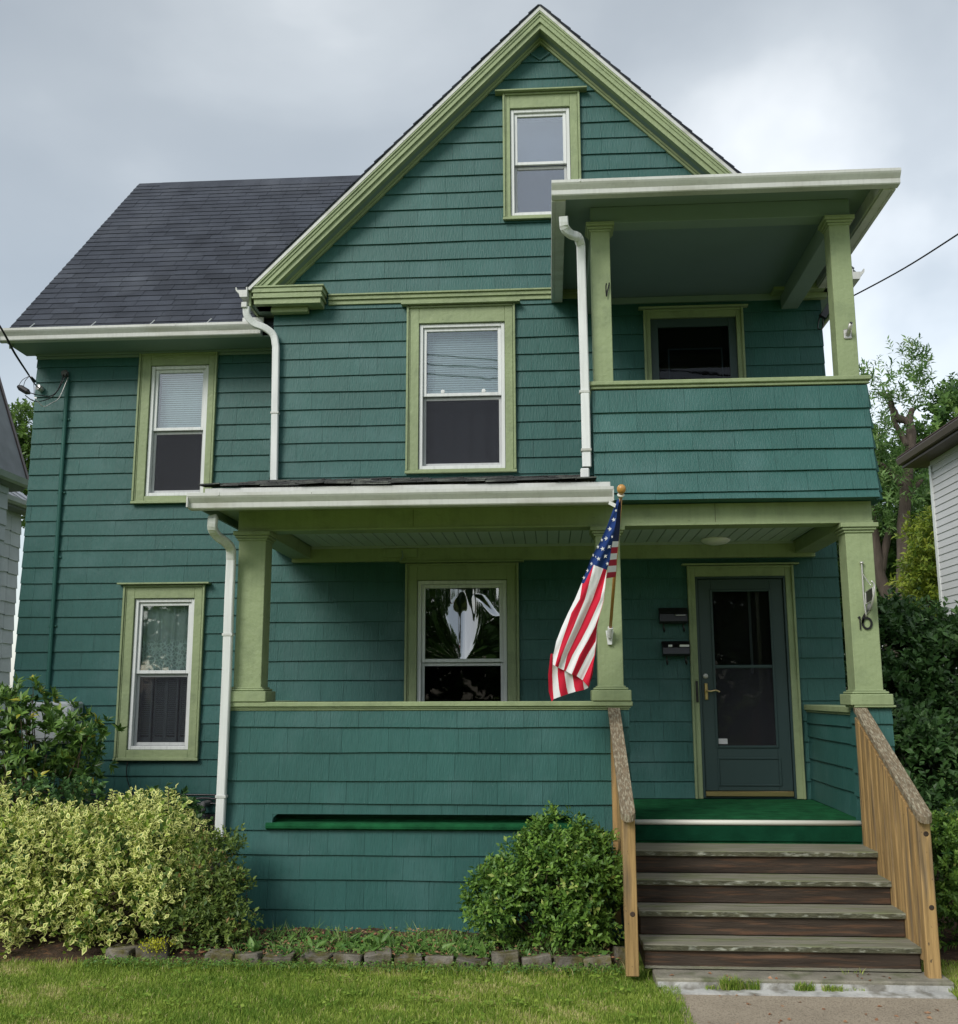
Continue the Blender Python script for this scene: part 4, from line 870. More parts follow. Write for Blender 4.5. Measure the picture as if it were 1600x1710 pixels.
rowsA = [
 [(305,785),(312,778),(392,655),(460,682),(484,692),(485,692),(485,693),(485,694),(485,695)],
 [(258,900),(292,900),(330,900),(385,900),(440,900),(463,900),(464,900),(465,900),(466,900)],
 [(208,1000),(232,1000),(288,1000),(342,1000),(395,1000),(434,1000),(436,1000),(437,1000),(438,1000)],
 [(163,1100),(200,1100),(248,1100),(298,1100),(350,1100),(400,1100),(414,1100),(415,1100),(416,1100)],
 [(125,1200),(165,1200),(205,1200),(250,1200),(298,1200),(348,1200),(406,1200),(410,1200),(411,1200)],
 [(103,1300),(135,1300),(165,1300),(203,1300),(240,1300),(290,1300),(345,1300),(396,1300),(401,1300)],
 [(100,1368),(115,1376),(138,1390),(178,1408),(192,1414),(235,1438),(270,1450),(312,1480),(352,1526)]]
grid_strip(bm, rowsA, 8, [w_,r0,w_,r0,w_,r0,w_,r0], fold, 6, 3)
# rear fold showing below the hem
rowsC = [
 [(84,1290),(100,1290),(136,1290),(186,1290),(238,1290),(300,1290),(350,1290),(400,1290)],
 [(66,1440),(96,1440),(134,1440),(184,1440),(240,1440),(310,1440),(352,1440),(384,1440)],
 [(70,1560),(100,1548),(144,1540),(198,1532),(252,1525),(318,1515),(350,1505),(366,1492)],
 [(92,1634),(106,1614),(156,1596),(209,1577),(262,1561),(324,1548),(352,1534),(362,1514)]]
grid_strip(bm, rowsC, 7, [r0,w_,r0,w_,r0,w_,r0], lambda x, y: .035+.012*math.sin(x*.05+y*.01), 6, 3)
# canton (narrow at the pole tip)
rowsD = [
 [(560,188),(566,188),(575,188)],
 [(530,262),(548,262),(562,262)],
 [(487,380),(520,380),(545,380)],
 [(432,500),(480,500),(525,500)],
 [(370,612),(440,620),(506,626)],
 [(338,702),(392,655),(485,693)]]
grid_strip(bm, rowsD, 2, [b_,b_], fold, 6, 6)
bm.faces.ensure_lookup_table()
v = [bm.verts.new(fp(x, y, fold(x, y))) for x, y in ((338,702),(305,785),(312,778),(392,655))]; f_ = bm.faces.new(v); f_.material_index = b_
v = [bm.verts.new(fp(x, y, fold(x, y)+.001)) for x, y in ((305,785),(325,788),(345,770),(392,655),(312,760))]; f_ = bm.faces.new(v); f_.material_index = b_
build('cloth', bm, [RED, WHITEC, BLUE], fl)
# hoist side seen from behind: dark canton then short stripes across
bm = BM()
L_ = [(575,188),(560,262),(545,380),(527,488),(519,530),(511,575),(503,620),(496,664),(489,710),(481,752)]
Rr = [(592,178),(586,262),(580,380),(570,487),(566,528),(562,572),(558,615),(555,660),(552,704),(547,742)]
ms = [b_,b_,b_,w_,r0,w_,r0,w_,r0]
Vv = []
for i, (p, q) in enumerate(zip(L_, Rr)):
    row = []
    for s in range(5):
        t = s/4; x = p[0]+(q[0]-p[0])*t; y = p[1]+(q[1]-p[1])*t
        # lies on the pole
        u, vv = fz(x, y); tt = (826+0-vv)/(826-1060); Yp = PT.y+(PB.y-PT.y)*max(0, min(1, tt))-.022
        row.append(bm.verts.new(at(u, vv, (1-t)*(fy(y)+.012)+t*Yp+.008*math.sin(s*2.2+i))))
    Vv.append(row)
for i in range(len(Vv)-1):
    for s in range(4):
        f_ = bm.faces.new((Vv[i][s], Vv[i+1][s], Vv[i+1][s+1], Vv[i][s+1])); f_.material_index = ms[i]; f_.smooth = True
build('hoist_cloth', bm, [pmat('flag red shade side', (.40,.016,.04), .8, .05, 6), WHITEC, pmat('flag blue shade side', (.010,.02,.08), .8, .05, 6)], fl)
for (x, y, r_, sq) in ((535,333,17,1),(508,400,19,1),(482,468,19,1),(455,541,18,1),(426,612,17,.95),(500,525,18,1),(473,593,19,1),(489,647,15,.8),(422,527,15,.7),(450,478,14,.7),(551,267,12,.8),(523,455,13,.6),(388,587,14,.5),(376,648,16,.7),(349,697,16,.8),(322,748,16,.8),(406,598,10,.5)):
    bm = BM(); cv = bm.verts.new(fp(x, y, fold(x, y)-.009)); ring = []
    for k_ in range(10):
        rr = r_ if k_ % 2 == 0 else r_*.40; an = math.pi/2+k_*math.pi/5+.15; ring.append(bm.verts.new(fp(x+rr*math.cos(an)*sq, y-rr*math.sin(an), fold(x, y)-.008)))
    for k_ in range(10): bm.faces.new((cv, ring[(k_+1)%10], ring[k_]))
    build('star', bm, WHITEC, fl)
bm = BM(); cs = [fp(x, y, -.02) for x, y in ((504,198),(551,220),(544,246),(497,222))]; v = [bm.verts.new(p) for p in cs]; v2 = [bm.verts.new(p+Vector((0,.003,0))) for p in cs]; bm.faces.new(v); bm.faces.new(v2[::-1]); build('maker_tag', bm, PAPER, fl)

# ================================================================ steps
st = thing('porch_steps', 'weathered wooden porch steps with four treads and board handrails', 'steps', (1.45, 7.6, 0))
H_ = .158; TX0, TX1 = .578, 2.352; TY = [7.885, 7.625, 7.37, 7.112]
for k_ in range(4):
    z = .79-H_*(k_+1); bm = BM(); yb = (TY[k_-1]+.028) if k_ else PF+.042
    bx(bm, TX0+random.uniform(-.006,.004), TX1+random.uniform(-.006,.006), TY[k_], yb-.118 if False else TY[k_]+.135, z-.038, z, .005)
    bmesh.ops.recalc_face_normals(bm, faces=bm.faces)
    for f_ in bm.faces:
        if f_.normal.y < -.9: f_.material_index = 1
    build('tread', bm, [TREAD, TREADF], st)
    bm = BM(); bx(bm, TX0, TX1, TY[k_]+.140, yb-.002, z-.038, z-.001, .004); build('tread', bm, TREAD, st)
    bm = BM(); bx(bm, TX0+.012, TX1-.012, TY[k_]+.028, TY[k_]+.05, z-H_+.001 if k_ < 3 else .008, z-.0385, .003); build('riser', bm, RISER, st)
bm = BM(); bx(bm, TX0+.012, TX1-.012, 7.135, 7.139, .006, .022); build('base_strip', bm, TREAD, st)
for xs in (TX0+.002, TX1-.04):
    bm = BM(); p = [(7.145,.0),(8.28,.0),(8.28,.60),(TY[0]+.055,.59),(TY[0]+.055,.43),(TY[1]+.055,.43),(TY[1]+.055,.275),(TY[2]+.055,.275),(TY[2]+.055,.118),(7.165,.118)]
    prism(bm, [(a+.0, b-.0005) for a, b in p], xs+.012, xs+.034); build('stringer', bm, RISER, st)
ZR = lambda y: .995+(y-6.98)*(1.655-.995)/(8.22-6.98)
for side, (xa, xb) in (('l', (.452, .545)), ('r', (2.335, 2.43))):
    ya, yb = 6.955, 8.235; rail = []
    bm = BM()   # top rail: flat board, rounded nose
    prof = [(ya, ZR(ya)+.0), (yb, ZR(yb)), (yb, ZR(yb)-.04), (ya, ZR(ya)-.04)]
    xs = [xa, xa+.012, (xa+xb)/2-.015, (xa+xb)/2+.015, xb-.012, xb]; ys = [ya+.035, ya+.012, ya, ya, ya+.012, ya+.035]
    top = [bm.verts.new((x, y, ZR(y))) for x, y in zip(xs, ys)]+[bm.verts.new((xb, yb, ZR(yb))), bm.verts.new((xa, yb, ZR(yb)))]
    bot = [bm.verts.new((v.co.x, v.co.y, v.co.z-.042)) for v in top]; bm.faces.new(top); bm.faces.new(bot[::-1]); n_ = len(top)
    for i in range(n_): bm.faces.new((top[i], bot[i], bot[(i+1)%n_], top[(i+1)%n_]))
    bmesh.ops.recalc_face_normals(bm, faces=bm.faces); build('handrail', bm, RAILTOP, st)
    nx0 = .462 if side == 'l' else 2.345
    bm = BM(); bx(bm, nx0, nx0+.082, 7.02, 7.10, -.02, ZR(7.04)-.043, .005); build('newel_post', bm, PINE, st)
    # knots
    bm = BM()
    for kz in ((.36,) if side == 'l' else (.87, .42)): lathe(bm, [(0,.0),(.017,.0),(.012,.003),(0,.0035)], (nx0+.05, 7.0195, kz), (0,-1,0), 12)
    build('knot', bm, RISER, st)
    # sub rail board and boards hung inside it
    xi = xa+.028 if side == 'r' else xb-.028
    bm = BM(); prism(bm, [(7.105, ZR(7.105)-.044), (8.22, ZR(8.22)-.044), (8.22, ZR(8.22)-.13), (7.105, ZR(7.105)-.13)], xi+.0005, xi+.03); build('sub_rail', bm, PINE, st)
    zl = lambda y: max(.08, .80+(y-8.25)*.158/.257-.215)
    y = 7.112
    while y < 8.16:
        w = .094; bm = BM(); yy = y+w-.008
        zt0, zt1 = ZR(y)-.06, ZR(yy)-.06; j = random.uniform(-.015,.01)
        if side == 'r': prism(bm, [(y, zl(y)+j), (yy, zl(yy)+j), (yy, zt1-.03), (y, zt0-.03)], xi-.020, xi-.0005)
        else: prism(bm, [(y, zl(y)+j), (yy, zl(yy)+j), (yy, zt1-.03), (y, zt0-.03)], xi+.0315, xi+.05) if False else prism(bm, [(y, zl(y)+j), (yy, zl(yy)+j), (yy, zt1-.03), (y, zt0-.03)], xi-.020, xi-.0005)
        build('baluster_board', bm, PINE, st); y += w+ .022
    bm = BM(); bx(bm, nx0+.004, nx0+.05, 8.165, 8.235, .05, ZR(8.16)-.045, .004); build('wall_post', bm, PINE, st)

# ================================================================ ground
LZ = -.065
bm = BM()
v = [bm.verts.new(p) for p in ((-400,-400,LZ-.012),(400,-400,LZ-.012),(400,400,LZ-.012),(-400,400,LZ-.012))]; bm.faces.new(v)
tag(build('ground', bm, LAWN), 'flat ground under and around the house', None, kind='structure')
wa, wb = at(1093,1648,Z=LZ), at(1133,1714,Z=LZ); dxw = (wb.x-wa.x)/(wb.y-wa.y)
bm = BM(); xl = lambda y: .735+(y-6.85)*0.0
prism(bm, [(.73,1.0),(2.42,1.0),(2.42,6.80),(.73,6.80)], LZ-.05, LZ+.004, 'z'); tag(build('walkway', bm, CONC), 'exposed aggregate concrete walk leading to the porch steps', None, kind='structure')
bm = BM(); pts = [(.69,6.804)]+[(.72+i*.17, 6.806+.0*i) for i in range(10)]+[(2.41,6.806),(2.43,6.925)]+[(2.2-i*.24, 6.915+random.uniform(-.006,.006)) for i in range(7)]+[(.67,6.92)]
prism(bm, [(.68,6.804),(2.43,6.804),(2.44,6.93),(.67,6.93)], LZ-.05, LZ+.010, 'z'); tag(build('concrete_joint', bm, CONC2), 'pale patched strip of concrete before the steps', None, kind='structure')
bm = BM(); bx(bm, .64, 2.47, 6.931, 7.18, LZ-.05, -.002, .008); tag(build('step_slab', bm, SLAB), 'thin old concrete slab under the steps', None, kind='structure')
bm = BM(); bx(bm, .65, 2.46, 6.9255, 6.9305, LZ+.0105, -.022); build('slab_face', bm, CONC2, None); tag(bpy.data.objects['slab_face'], 'chipped front face of the slab', None, kind='structure')
bm = BM(); n_ = 60; g = []
for i in range(n_+1):
    x = -6+6.45*i/n_; g.append([bm.verts.new((x, 7.34+.22*j, LZ+(.0 if j == 0 else .05+.015*math.sin(i*1.3+j*2.1)))) for j in range(5)]+[bm.verts.new((x, 11., LZ+.06))])
for i in range(n_):
    for j in range(5): bm.faces.new((g[i][j], g[i+1][j], g[i+1][j+1], g[i][j+1]))
tag(build('flower_bed', bm, SOIL, smooth=True), 'planting bed soil along the porch', None, kind='structure')
bm = BM(); prism(bm, [(2.5,7.6),(9,7.6),(9,16),(2.5,16)], LZ-.05, LZ+.006, 'z'); tag(build('side_bed', bm, SOIL), 'dark soil under the shrubs right of the house', None, kind='structure')

# ---- edging stones
SX = [(174,219,'buried grey edging stone at the left end of the row under the variegated shrub'),(224,276,'mossy brown edging stone beneath the yellow flowering tuft'),(340,389,'pale square edging stone with two holes at the bend of the row'),(391,432,'low flat edging stone sunk beside the pale square one'),
      (436,487,'rust stained edging stone left of the weeds'),(500,551,'grey lichened edging stone in the weeds left of centre'),(554,603,'dark low edging stone fourth from the pale square one'),(605,652,'rough mossy edging stone under the middle of the porch slot'),
      (656,704,'edging stone capped with orange brown moss'),(708,758,'smooth light grey edging stone in mid row'),(761,815,'dark rounded edging stone left of the azalea'),(820,868,'clean light edging stone at the left foot of the azalea'),
      (871,921,'edging stone covered with yellow moss under the azalea'),(923,971,'edging stone strewn with red leaves under the azalea'),(975,1024,'large dark edging stone under the right side of the azalea'),(1026,1052,'narrow edging stone wedged against the step post')]
for i, (a, b, lab) in enumerate(SX):
    yb = 7.30+(.10 if i < 2 else 0)+random.uniform(-.02,.02)
    if i == 15: yb += .12
    yy = 1612-(5 if i < 2 else 0)
    p, q = at(a, yy, yb), at(b, yy, yb); h = random.uniform(.065,.125); dpt = random.uniform(.13,.17)
    cx = (p.x+q.x)/2; w = q.x-p.x-.008; bm = BM()
    bmesh.ops.create_cube(bm, size=1); bmesh.ops.scale(bm, vec=(w, dpt, h+.05), verts=bm.verts)
    bmesh.ops.subdivide_edges(bm, edges=list(bm.edges), cuts=3, use_grid_fill=True); bmesh.ops.bevel(bm, geom=[e for e in bm.edges if e.calc_face_angle(0) > .5], offset=.006, segments=1, affect='EDGES')
    for v in bm.verts: v.co += Vector((random.gauss(0,.0014), random.gauss(0,.0016), random.gauss(0,.0016)+.004*math.sin(v.co.x*20+i)))
    if i in (2,):
        pass
    o = build('edging_stone', bm, STONE); o.location = (cx, yb+dpt/2, LZ+(h-.05)/2+.0); o.rotation_euler = (R(random.uniform(-10,7)), R(random.uniform(-7,7)), R(random.uniform(-12,12)))
    tag(o, lab, 'stone', 'edging stones of the flower bed')

# ================================================================ foliage
def mesh_np(name, verts, faces, attr=None, mat=None, parent=None, smooth=False, kind=None):
    """verts (n,3), faces (m,k) -> object"""
    me = bpy.data.meshes.new(name); n, (m, k) = len(verts), faces.shape
    off = Vector((0,0,0)); p = parent
    while p is not None: off += p.location; p = p.parent
    verts = verts-np.array(off)[None]
    me.vertices.add(n); me.vertices.foreach_set('co', verts.astype(np.float32).ravel())
    me.loops.add(m*k); me.loops.foreach_set('vertex_index', faces.astype(np.int32).ravel())
    me.polygons.add(m); me.polygons.foreach_set('loop_start', np.arange(0, m*k, k, dtype=np.int32)); me.polygons.foreach_set('loop_total', np.full(m, k, np.int32))
    if smooth: me.polygons.foreach_set('use_smooth', np.ones(m, bool))
    me.update(calc_edges=True)
    if attr is not None:
        a = me.color_attributes.new('leaf', 'FLOAT_COLOR', 'POINT'); c = np.ones((n, 4), np.float32); c[:, :attr.shape[1]] = attr; a.data.foreach_set('color', c.ravel())
    if mat: me.materials.append(mat)
    o = bpy.data.objects.new(name, me); link(o, parent)
    if kind: o['kind'] = kind
    return o
def unit(a): return a/np.maximum(np.linalg.norm(a, axis=-1, keepdims=True), 1e-9)
def leaves(c, d, nrm, L, Wd, tone, fold=.18, droop=.12):
    """folded leaves: base c, axis d, normal nrm, length L, width Wd"""
    n = len(c); d = unit(d); s = unit(np.cross(d, nrm)); nn = unit(np.cross(s, d)); L = L[:, None]; Wd = Wd[:, None]
    base = c; mid = c+d*L*.5-nn*L*droop*.2; tip = c+d*L-nn*L*droop
    lf = c+d*L*.48+s*Wd*.5+nn*Wd*fold; rt = c+d*L*.48-s*Wd*.5+nn*Wd*fold
    V_ = np.stack([base, lf, mid, rt, tip], 1).reshape(-1, 3)
    F_ = (np.arange(n)*5)[:, None, None]+np.array([[0,1,2],[1,4,2],[0,2,3],[2,4,3]])[None]; F_ = F_.reshape(-1, 3)
    A = np.zeros((n, 5, 2)); A[:, :, 0] = tone[:, None]; A[:, :, 1] = np.array([.7,1,0,1,1])[None]
    return V_, F_, A.reshape(-1, 2)
def lobe_points(lobes, n, rmin=.7, rmax=1.04, up=.35, back=1.):
    L = np.array(lobes, float); wgt = (L[:,3]*L[:,4]+L[:,3]*L[:,5]+L[:,4]*L[:,5])
    if L.shape[1] > 6: wgt = wgt*L[:,6]
    idx = rng.choice(len(L), n, p=wgt/wgt.sum()); d = unit(rng.normal(size=(n, 3))+np.array([0, -.25*back, up])); r_ = rmin+(rmax-rmin)*rng.random(n)**.6
    P = L[idx, :3]+d*L[idx, 3:6]*r_[:, None]
    return P, d, idx
def foliage(lobes, ntwig, per, L, Wd, twig=.1, spread=.8, zmin=-.05, tone_jit=.35, up=.35, rmin=.7, rosette=False, back=1., ymax=None, gap=.85, gapf=11.):
    P, d, idx = lobe_points(lobes, ntwig, rmin, 1.05, up, back)
    keep = P[:, 2] > zmin
    if ymax is not None: keep &= P[:, 1] < ymax
    keep &= (np.sin(P[:,0]*gapf+1.3*np.sin(P[:,2]*gapf*.9))*np.sin(P[:,1]*gapf*.8+2)+.8*np.sin(P[:,2]*gapf*1.35+P[:,0]*gapf*.6)) < gap
    P, d = P[keep], d[keep]; n = len(P)
    td = unit(d*.6+np.array([0,0,.55])+rng.normal(size=(n,3))*.4); twt = np.clip(rng.normal(.45, tone_jit*.5, n), 0, 1)
    k = per; t = np.tile(np.linspace(.1, 1, k), (n, 1)); ang = np.arange(k)[None]*2.4+rng.random((n,1))*6.28
    s = unit(np.cross(td, rng.normal(size=(n,3)))); w = np.cross(td, s)
    rad = s[:,None]*np.cos(ang)[...,None]+w[:,None]*np.sin(ang)[...,None]
    if rosette: t = .8+.2*t
    c = P[:,None]+td[:,None]*(t*twig*(.7+.6*rng.random((n,1))))[...,None]
    ld = rad*spread+td[:,None]*(.35+.5*t[...,None])+rng.normal(size=(n,k,3))*.22
    nr = td[:,None]+rng.normal(size=(n,k,3))*.35+np.array([0,-.12,.35])
    c, ld, nr = c.reshape(-1,3), ld.reshape(-1,3), nr.reshape(-1,3); m = len(c)
    tone = np.clip(np.repeat(twt, k)+rng.normal(0, tone_jit*.5, m), 0, 1); sc = .5+.75*rng.random(m)
    V_, F_, A_ = leaves(c, ld, nr, L*sc, Wd*sc*(.85+.3*rng.random(m)), tone)
    A_[:,1] *= np.repeat(np.where(rng.random(m) < .2, .35, 1.), 5)
    return (V_, F_, A_), (P, td)
def merge(parts):
    Vs, Fs, As, o = [], [], [], 0
    for v, f, a in parts: Vs.append(v); Fs.append(f+o); As.append(a); o += len(v)
    return np.concatenate(Vs), np.concatenate(Fs), np.concatenate(As)
def stems(bm, base, tips, r=.01, n=30):
    for i in range(n):
        t = Vector(tips[rng.integers(len(tips))]); b = Vector(base)+Vector((random.uniform(-.12,.12), random.uniform(-.08,.08), 0)); m = b.lerp(t, .5)+Vector((random.uniform(-.08,.08), random.uniform(-.05,.05), random.uniform(-.02,.1)))
        P = smoothpath([b, m, t], 3); tube(bm, P, r, 5, [1-.75*j/(len(P)-1) for j in range(len(P))])
def shrub(name, label, base, lobes, mat, ntwig, per, L, Wd, stemn=25, stemr=.009, cat='shrub', group=None, inner=True, **kw):
    t = thing(name, label, cat, base, group)
    (v, f, a), (P, td) = foliage(lobes, ntwig, per, L, Wd, **kw); parts = [(v, f, a)]
    if inner:
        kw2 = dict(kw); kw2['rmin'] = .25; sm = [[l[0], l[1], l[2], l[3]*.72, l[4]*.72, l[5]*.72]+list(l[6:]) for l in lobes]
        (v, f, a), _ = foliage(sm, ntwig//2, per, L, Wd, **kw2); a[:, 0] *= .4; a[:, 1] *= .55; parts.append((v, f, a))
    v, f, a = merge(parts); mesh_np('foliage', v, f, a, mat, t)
    if stemn:
        bm = BM(); stems(bm, base, P, stemr, stemn); build('stem', bm, STEM, t, smooth=True)
    return t
bz = LZ+.04
# azalea in front of the porch
def L3(x, y, Y, rx, ry, rz, w=1): c = at(x, y, Y); return [c.x, c.y, c.z, rx, ry, rz, w]
shrub('azalea_bush', 'round green azalea bush in front of the porch wall beside the steps', (.0, 7.72, bz),
      [L3(915,1490,7.75,.44,.26,.36), L3(850,1510,7.68,.30,.22,.25), L3(975,1480,7.72,.27,.24,.30), L3(935,1425,7.80,.30,.22,.22), L3(815,1520,7.66,.15,.15,.13), L3(930,1392,7.82,.10,.08,.12,.8), L3(1000,1430,7.80,.14,.15,.12), L3(960,1555,7.6,.30,.15,.13,.6)],
      LF_AZ, 2100, 8, .044, .022, twig=.08, gap=.78, gapf=13, spread=.8, zmin=-.0, ymax=8.18, stemn=40)
shrub('azalea_bush', 'bright green azalea bush behind the right handrail at the edge of the photo', (3.1, 8.3, bz),
      [L3(1600,1470,8.2,.42,.4,.42), L3(1575,1420,8.3,.22,.25,.22), L3(1640,1440,8.3,.4,.3,.42), L3(1610,1530,8.1,.36,.3,.2)], LF_AZ, 900, 9, .045, .022, twig=.06, spread=.75, zmin=0)
# variegated euonymus
shrub('variegated_shrub', 'large yellow and green variegated shrub at the lower left of the house', (-3.6, 7.9, bz),
      [L3(60,1460,7.9,.50,.45,.38), L3(170,1460,7.9,.42,.45,.36), L3(245,1440,8.0,.34,.4,.33), L3(15,1412,8.2,.36,.3,.22), L3(110,1412,8.2,.24,.28,.14), L3(288,1440,8.2,.24,.28,.20), L3(225,1390,8.3,.20,.22,.17), L3(200,1530,7.62,.40,.22,.20), L3(90,1545,7.6,.34,.22,.18), L3(270,1520,7.7,.30,.25,.24), L3(0,1520,7.7,.4,.3,.28), L3(150,1590,7.50,.22,.14,.09,.8), L3(318,1475,8.2,.14,.2,.16), L3(-80,1440,8,.5,.4,.5), L3(60,1585,7.5,.3,.15,.1,.7), L3(270,1362,8.4,.07,.1,.10,.6), L3(185,1372,8.4,.07,.1,.08,.6), L3(35,1372,8.4,.09,.1,.08,.5), L3(300,1395,8.4,.12,.1,.09,.5)],
      LF_EUO, 2500, 8, .052, .031, twig=.17, gap=.72, spread=.65, zmin=-.03, stemn=60, up=.5, ymax=9.3)
# sprigs standing above it
t = thing('sprig', 'tall leafy sprigs poking up behind the variegated shrub', 'plant', (-3.0, 8.4, .6)); pr = []; bm = BM()
for x, y, h in ((237,1350,.18),(281,1345,.17),(180,1338,.12),(290,1372,.1),(166,1352,.1),(10,1345,.12),(50,1352,.1),(96,1360,.12),(215,1372,.12),(262,1362,.13),(312,1378,.12),(128,1368,.1),(330,1400,.1)):
    b = at(x, y+30, 8.35); tp = b+Vector((random.uniform(-.03,.03), 0, h+.1)); tube(bm, [b, tp], .003, 5); m = 16
    tt = np.linspace(.25, 1, m); c = np.array(b)[None]+(np.array(tp)-np.array(b))[None]*tt[:,None]; an = np.arange(m)*math.pi+rng.random(m)*.6
    pr.append(leaves(c, np.stack([np.cos(an), -.4*np.ones(m), .5*np.ones(m)+0*an], 1), np.tile([0,-.6,.8],(m,1))+rng.normal(size=(m,3))*.2, np.full(m,.034), np.full(m,.02), rng.random(m)))
v, f, a = merge(pr); mesh_np('foliage', v, f, a, LF_EUO, t); build('stem', bm, STEM, t, kind='stuff')
# small bronze azalea at its right side
shrub('azalea_bush', 'loose bronze tipped azalea between the variegated shrub and the porch wall', (-2.35, 7.75, bz),
      [L3(335,1490,7.75,.28,.24,.24), L3(375,1505,7.75,.17,.2,.17), L3(385,1412,7.9,.10,.10,.07), L3(360,1430,7.9,.12,.10,.12), L3(400,1535,7.65,.10,.12,.05), L3(320,1545,7.6,.3,.2,.16), L3(370,1565,7.6,.17,.15,.09), L3(395,1475,7.8,.09,.1,.05,.7)],
      LF_AZ2, 850, 8, .038, .017, twig=.08, spread=.7, zmin=0, ymax=8.15, stemn=45, stemr=.006)
# yellow sedum tuft
t = thing('yellow_groundcover', 'small bright yellow flowering tuft above the edging stones on the left', 'plant', tuple(at(260, 1580, 7.4)))
c = at(261, 1578, 7.36); n_ = 260; P = np.array(c)[None]+rng.normal(size=(n_,3))*np.array([.055,.03,.022]); v, f, a = leaves(P, rng.normal(size=(n_,3))+[0,-.3,1.], rng.normal(size=(n_,3))+[0,-1,.6], np.full(n_,.016), np.full(n_,.011), rng.random(n_)); mesh_np('foliage', v, f, a, LF_SED, t)
# rhododendron
shrub('rhododendron', 'open branched rhododendron with long leaves at the left wall', (-4.75, 9.6, bz),
      [L3(60,1250,9.5,.60,.35,.30), L3(20,1200,9.6,.45,.3,.30), L3(140,1225,9.4,.30,.25,.14), L3(40,1320,9.5,.60,.35,.40), L3(150,1270,9.4,.22,.2,.12,.7), L3(55,1160,9.7,.18,.15,.16,.6), L3(-60,1250,9.6,.6,.4,.6), L3(115,1210,9.5,.15,.15,.2,.6), L3(185,1255,9.4,.08,.1,.05,.5), L3(90,1320,9.7,.4,.3,.3)],
      LF_RHO, 480, 10, .095, .032, twig=.05, spread=1.0, zmin=.1, stemn=70, stemr=.012, rosette=True, inner=True, ymax=10.3)
# dark climbing shrub near gas pipe
shrub('dark_leafy_shrub', 'small dark leafed bush behind the variegated shrub beside the gas pipe', (-3.3, 8.9, bz),
      [L3(265,1362,8.8,.30,.2,.16), L3(300,1385,8.8,.22,.2,.2), L3(100,1330,9.0,.4,.25,.12,.5)], LF_DK, 260, 9, .05, .035, twig=.06, spread=.8, zmin=.3, stemn=12)
# weeds and litter in the bed
t = thing('bed_weeds', 'low green weeds and grass growing behind the edging stones', 'weeds', (-1., 7.6, 0)); tag(t, kind='stuff')
pr = []
for i in range(230):
    x = random.uniform(-2.2, .35) if i > 60 else random.uniform(-1.7,-.45); y = random.uniform(7.36, 7.95); m = random.randint(6, 12); b = np.array([x, y, LZ+.04]); an = rng.random(m)*6.28; el = .1+rng.random(m)*1.1
    dr = np.stack([np.cos(an)*np.cos(el), np.sin(an)*np.cos(el), np.sin(el)], 1); LL = rng.uniform(.045,.12,m)*random.uniform(.6,1.25)
    if random.random() < .5: pr.append(leaves(np.tile(b,(m,1))+rng.normal(size=(m,3))*.01, dr, np.tile([0,-.3,1.],(m,1))+rng.normal(size=(m,3))*.3, LL, LL*random.uniform(.25,.45), rng.random(m)*.8, droop=.3))
    else: pr.append(leaves(np.tile(b,(m,1))+rng.normal(size=(m,3))*.02, dr+[0,0,.6], np.tile([0,-1.,.3],(m,1))+rng.normal(size=(m,3))*.3, LL*1.2, np.full(m,.006), rng.random(m)))
# clover fringe in front of the stones
n_ = 2600; P = np.stack([rng.uniform(-3.2,.45,n_), rng.uniform(7.16,7.34,n_), LZ+rng.uniform(.01,.055,n_)], 1); an = rng.random(n_)*6.28
pr.append(leaves(P, np.stack([np.cos(an), np.sin(an), .25+0*an], 1), rng.normal(size=(n_,3))*.3+[0,-.3,1], rng.uniform(.014,.028,n_), rng.uniform(.012,.022,n_), rng.random(n_)*.9))
n_ = 1800; P = np.stack([rng.uniform(-2.6,.42,n_), rng.uniform(7.38,8.1,n_), LZ+.04+rng.uniform(.0,.06,n_)], 1); an = rng.random(n_)*6.28
pr.append(leaves(P, np.stack([np.cos(an), np.sin(an), .3+0*an], 1), rng.normal(size=(n_,3))*.4+[0,-.3,1], rng.uniform(.018,.04,n_), rng.uniform(.012,.024,n_), rng.random(n_)))
v, f, a = merge(pr); o = mesh_np('leaves', v, f, a, LF_WEED, t, kind='stuff')
n_ = 940; P = np.stack([rng.uniform(-2.6,.42,n_), rng.uniform(7.33,8.15,n_), LZ+.055+rng.uniform(0,.04,n_)], 1); P[900:925] = np.stack([rng.uniform(.8,2.3,25), rng.uniform(6.2,6.8,25), np.full(25, LZ+.008)],1); P[925:] = np.stack([rng.uniform(.7,2.3,15), rng.uniform(6.95,7.08,15), np.full(15, .002)],1); an = rng.random(n_)*6.28
v, f, a = leaves(P, np.stack([np.cos(an), np.sin(an), .1*rng.normal(size=n_)], 1), rng.normal(size=(n_,3))*.3+[0,-.2,1], rng.uniform(.02,.045,n_), rng.uniform(.012,.025,n_), rng.random(n_))
tag(mesh_np('leaf_litter', v, f, a, LF_LITTER, None), 'dry brown leaf litter scattered in the flower bed', 'leaf litter', kind='stuff')
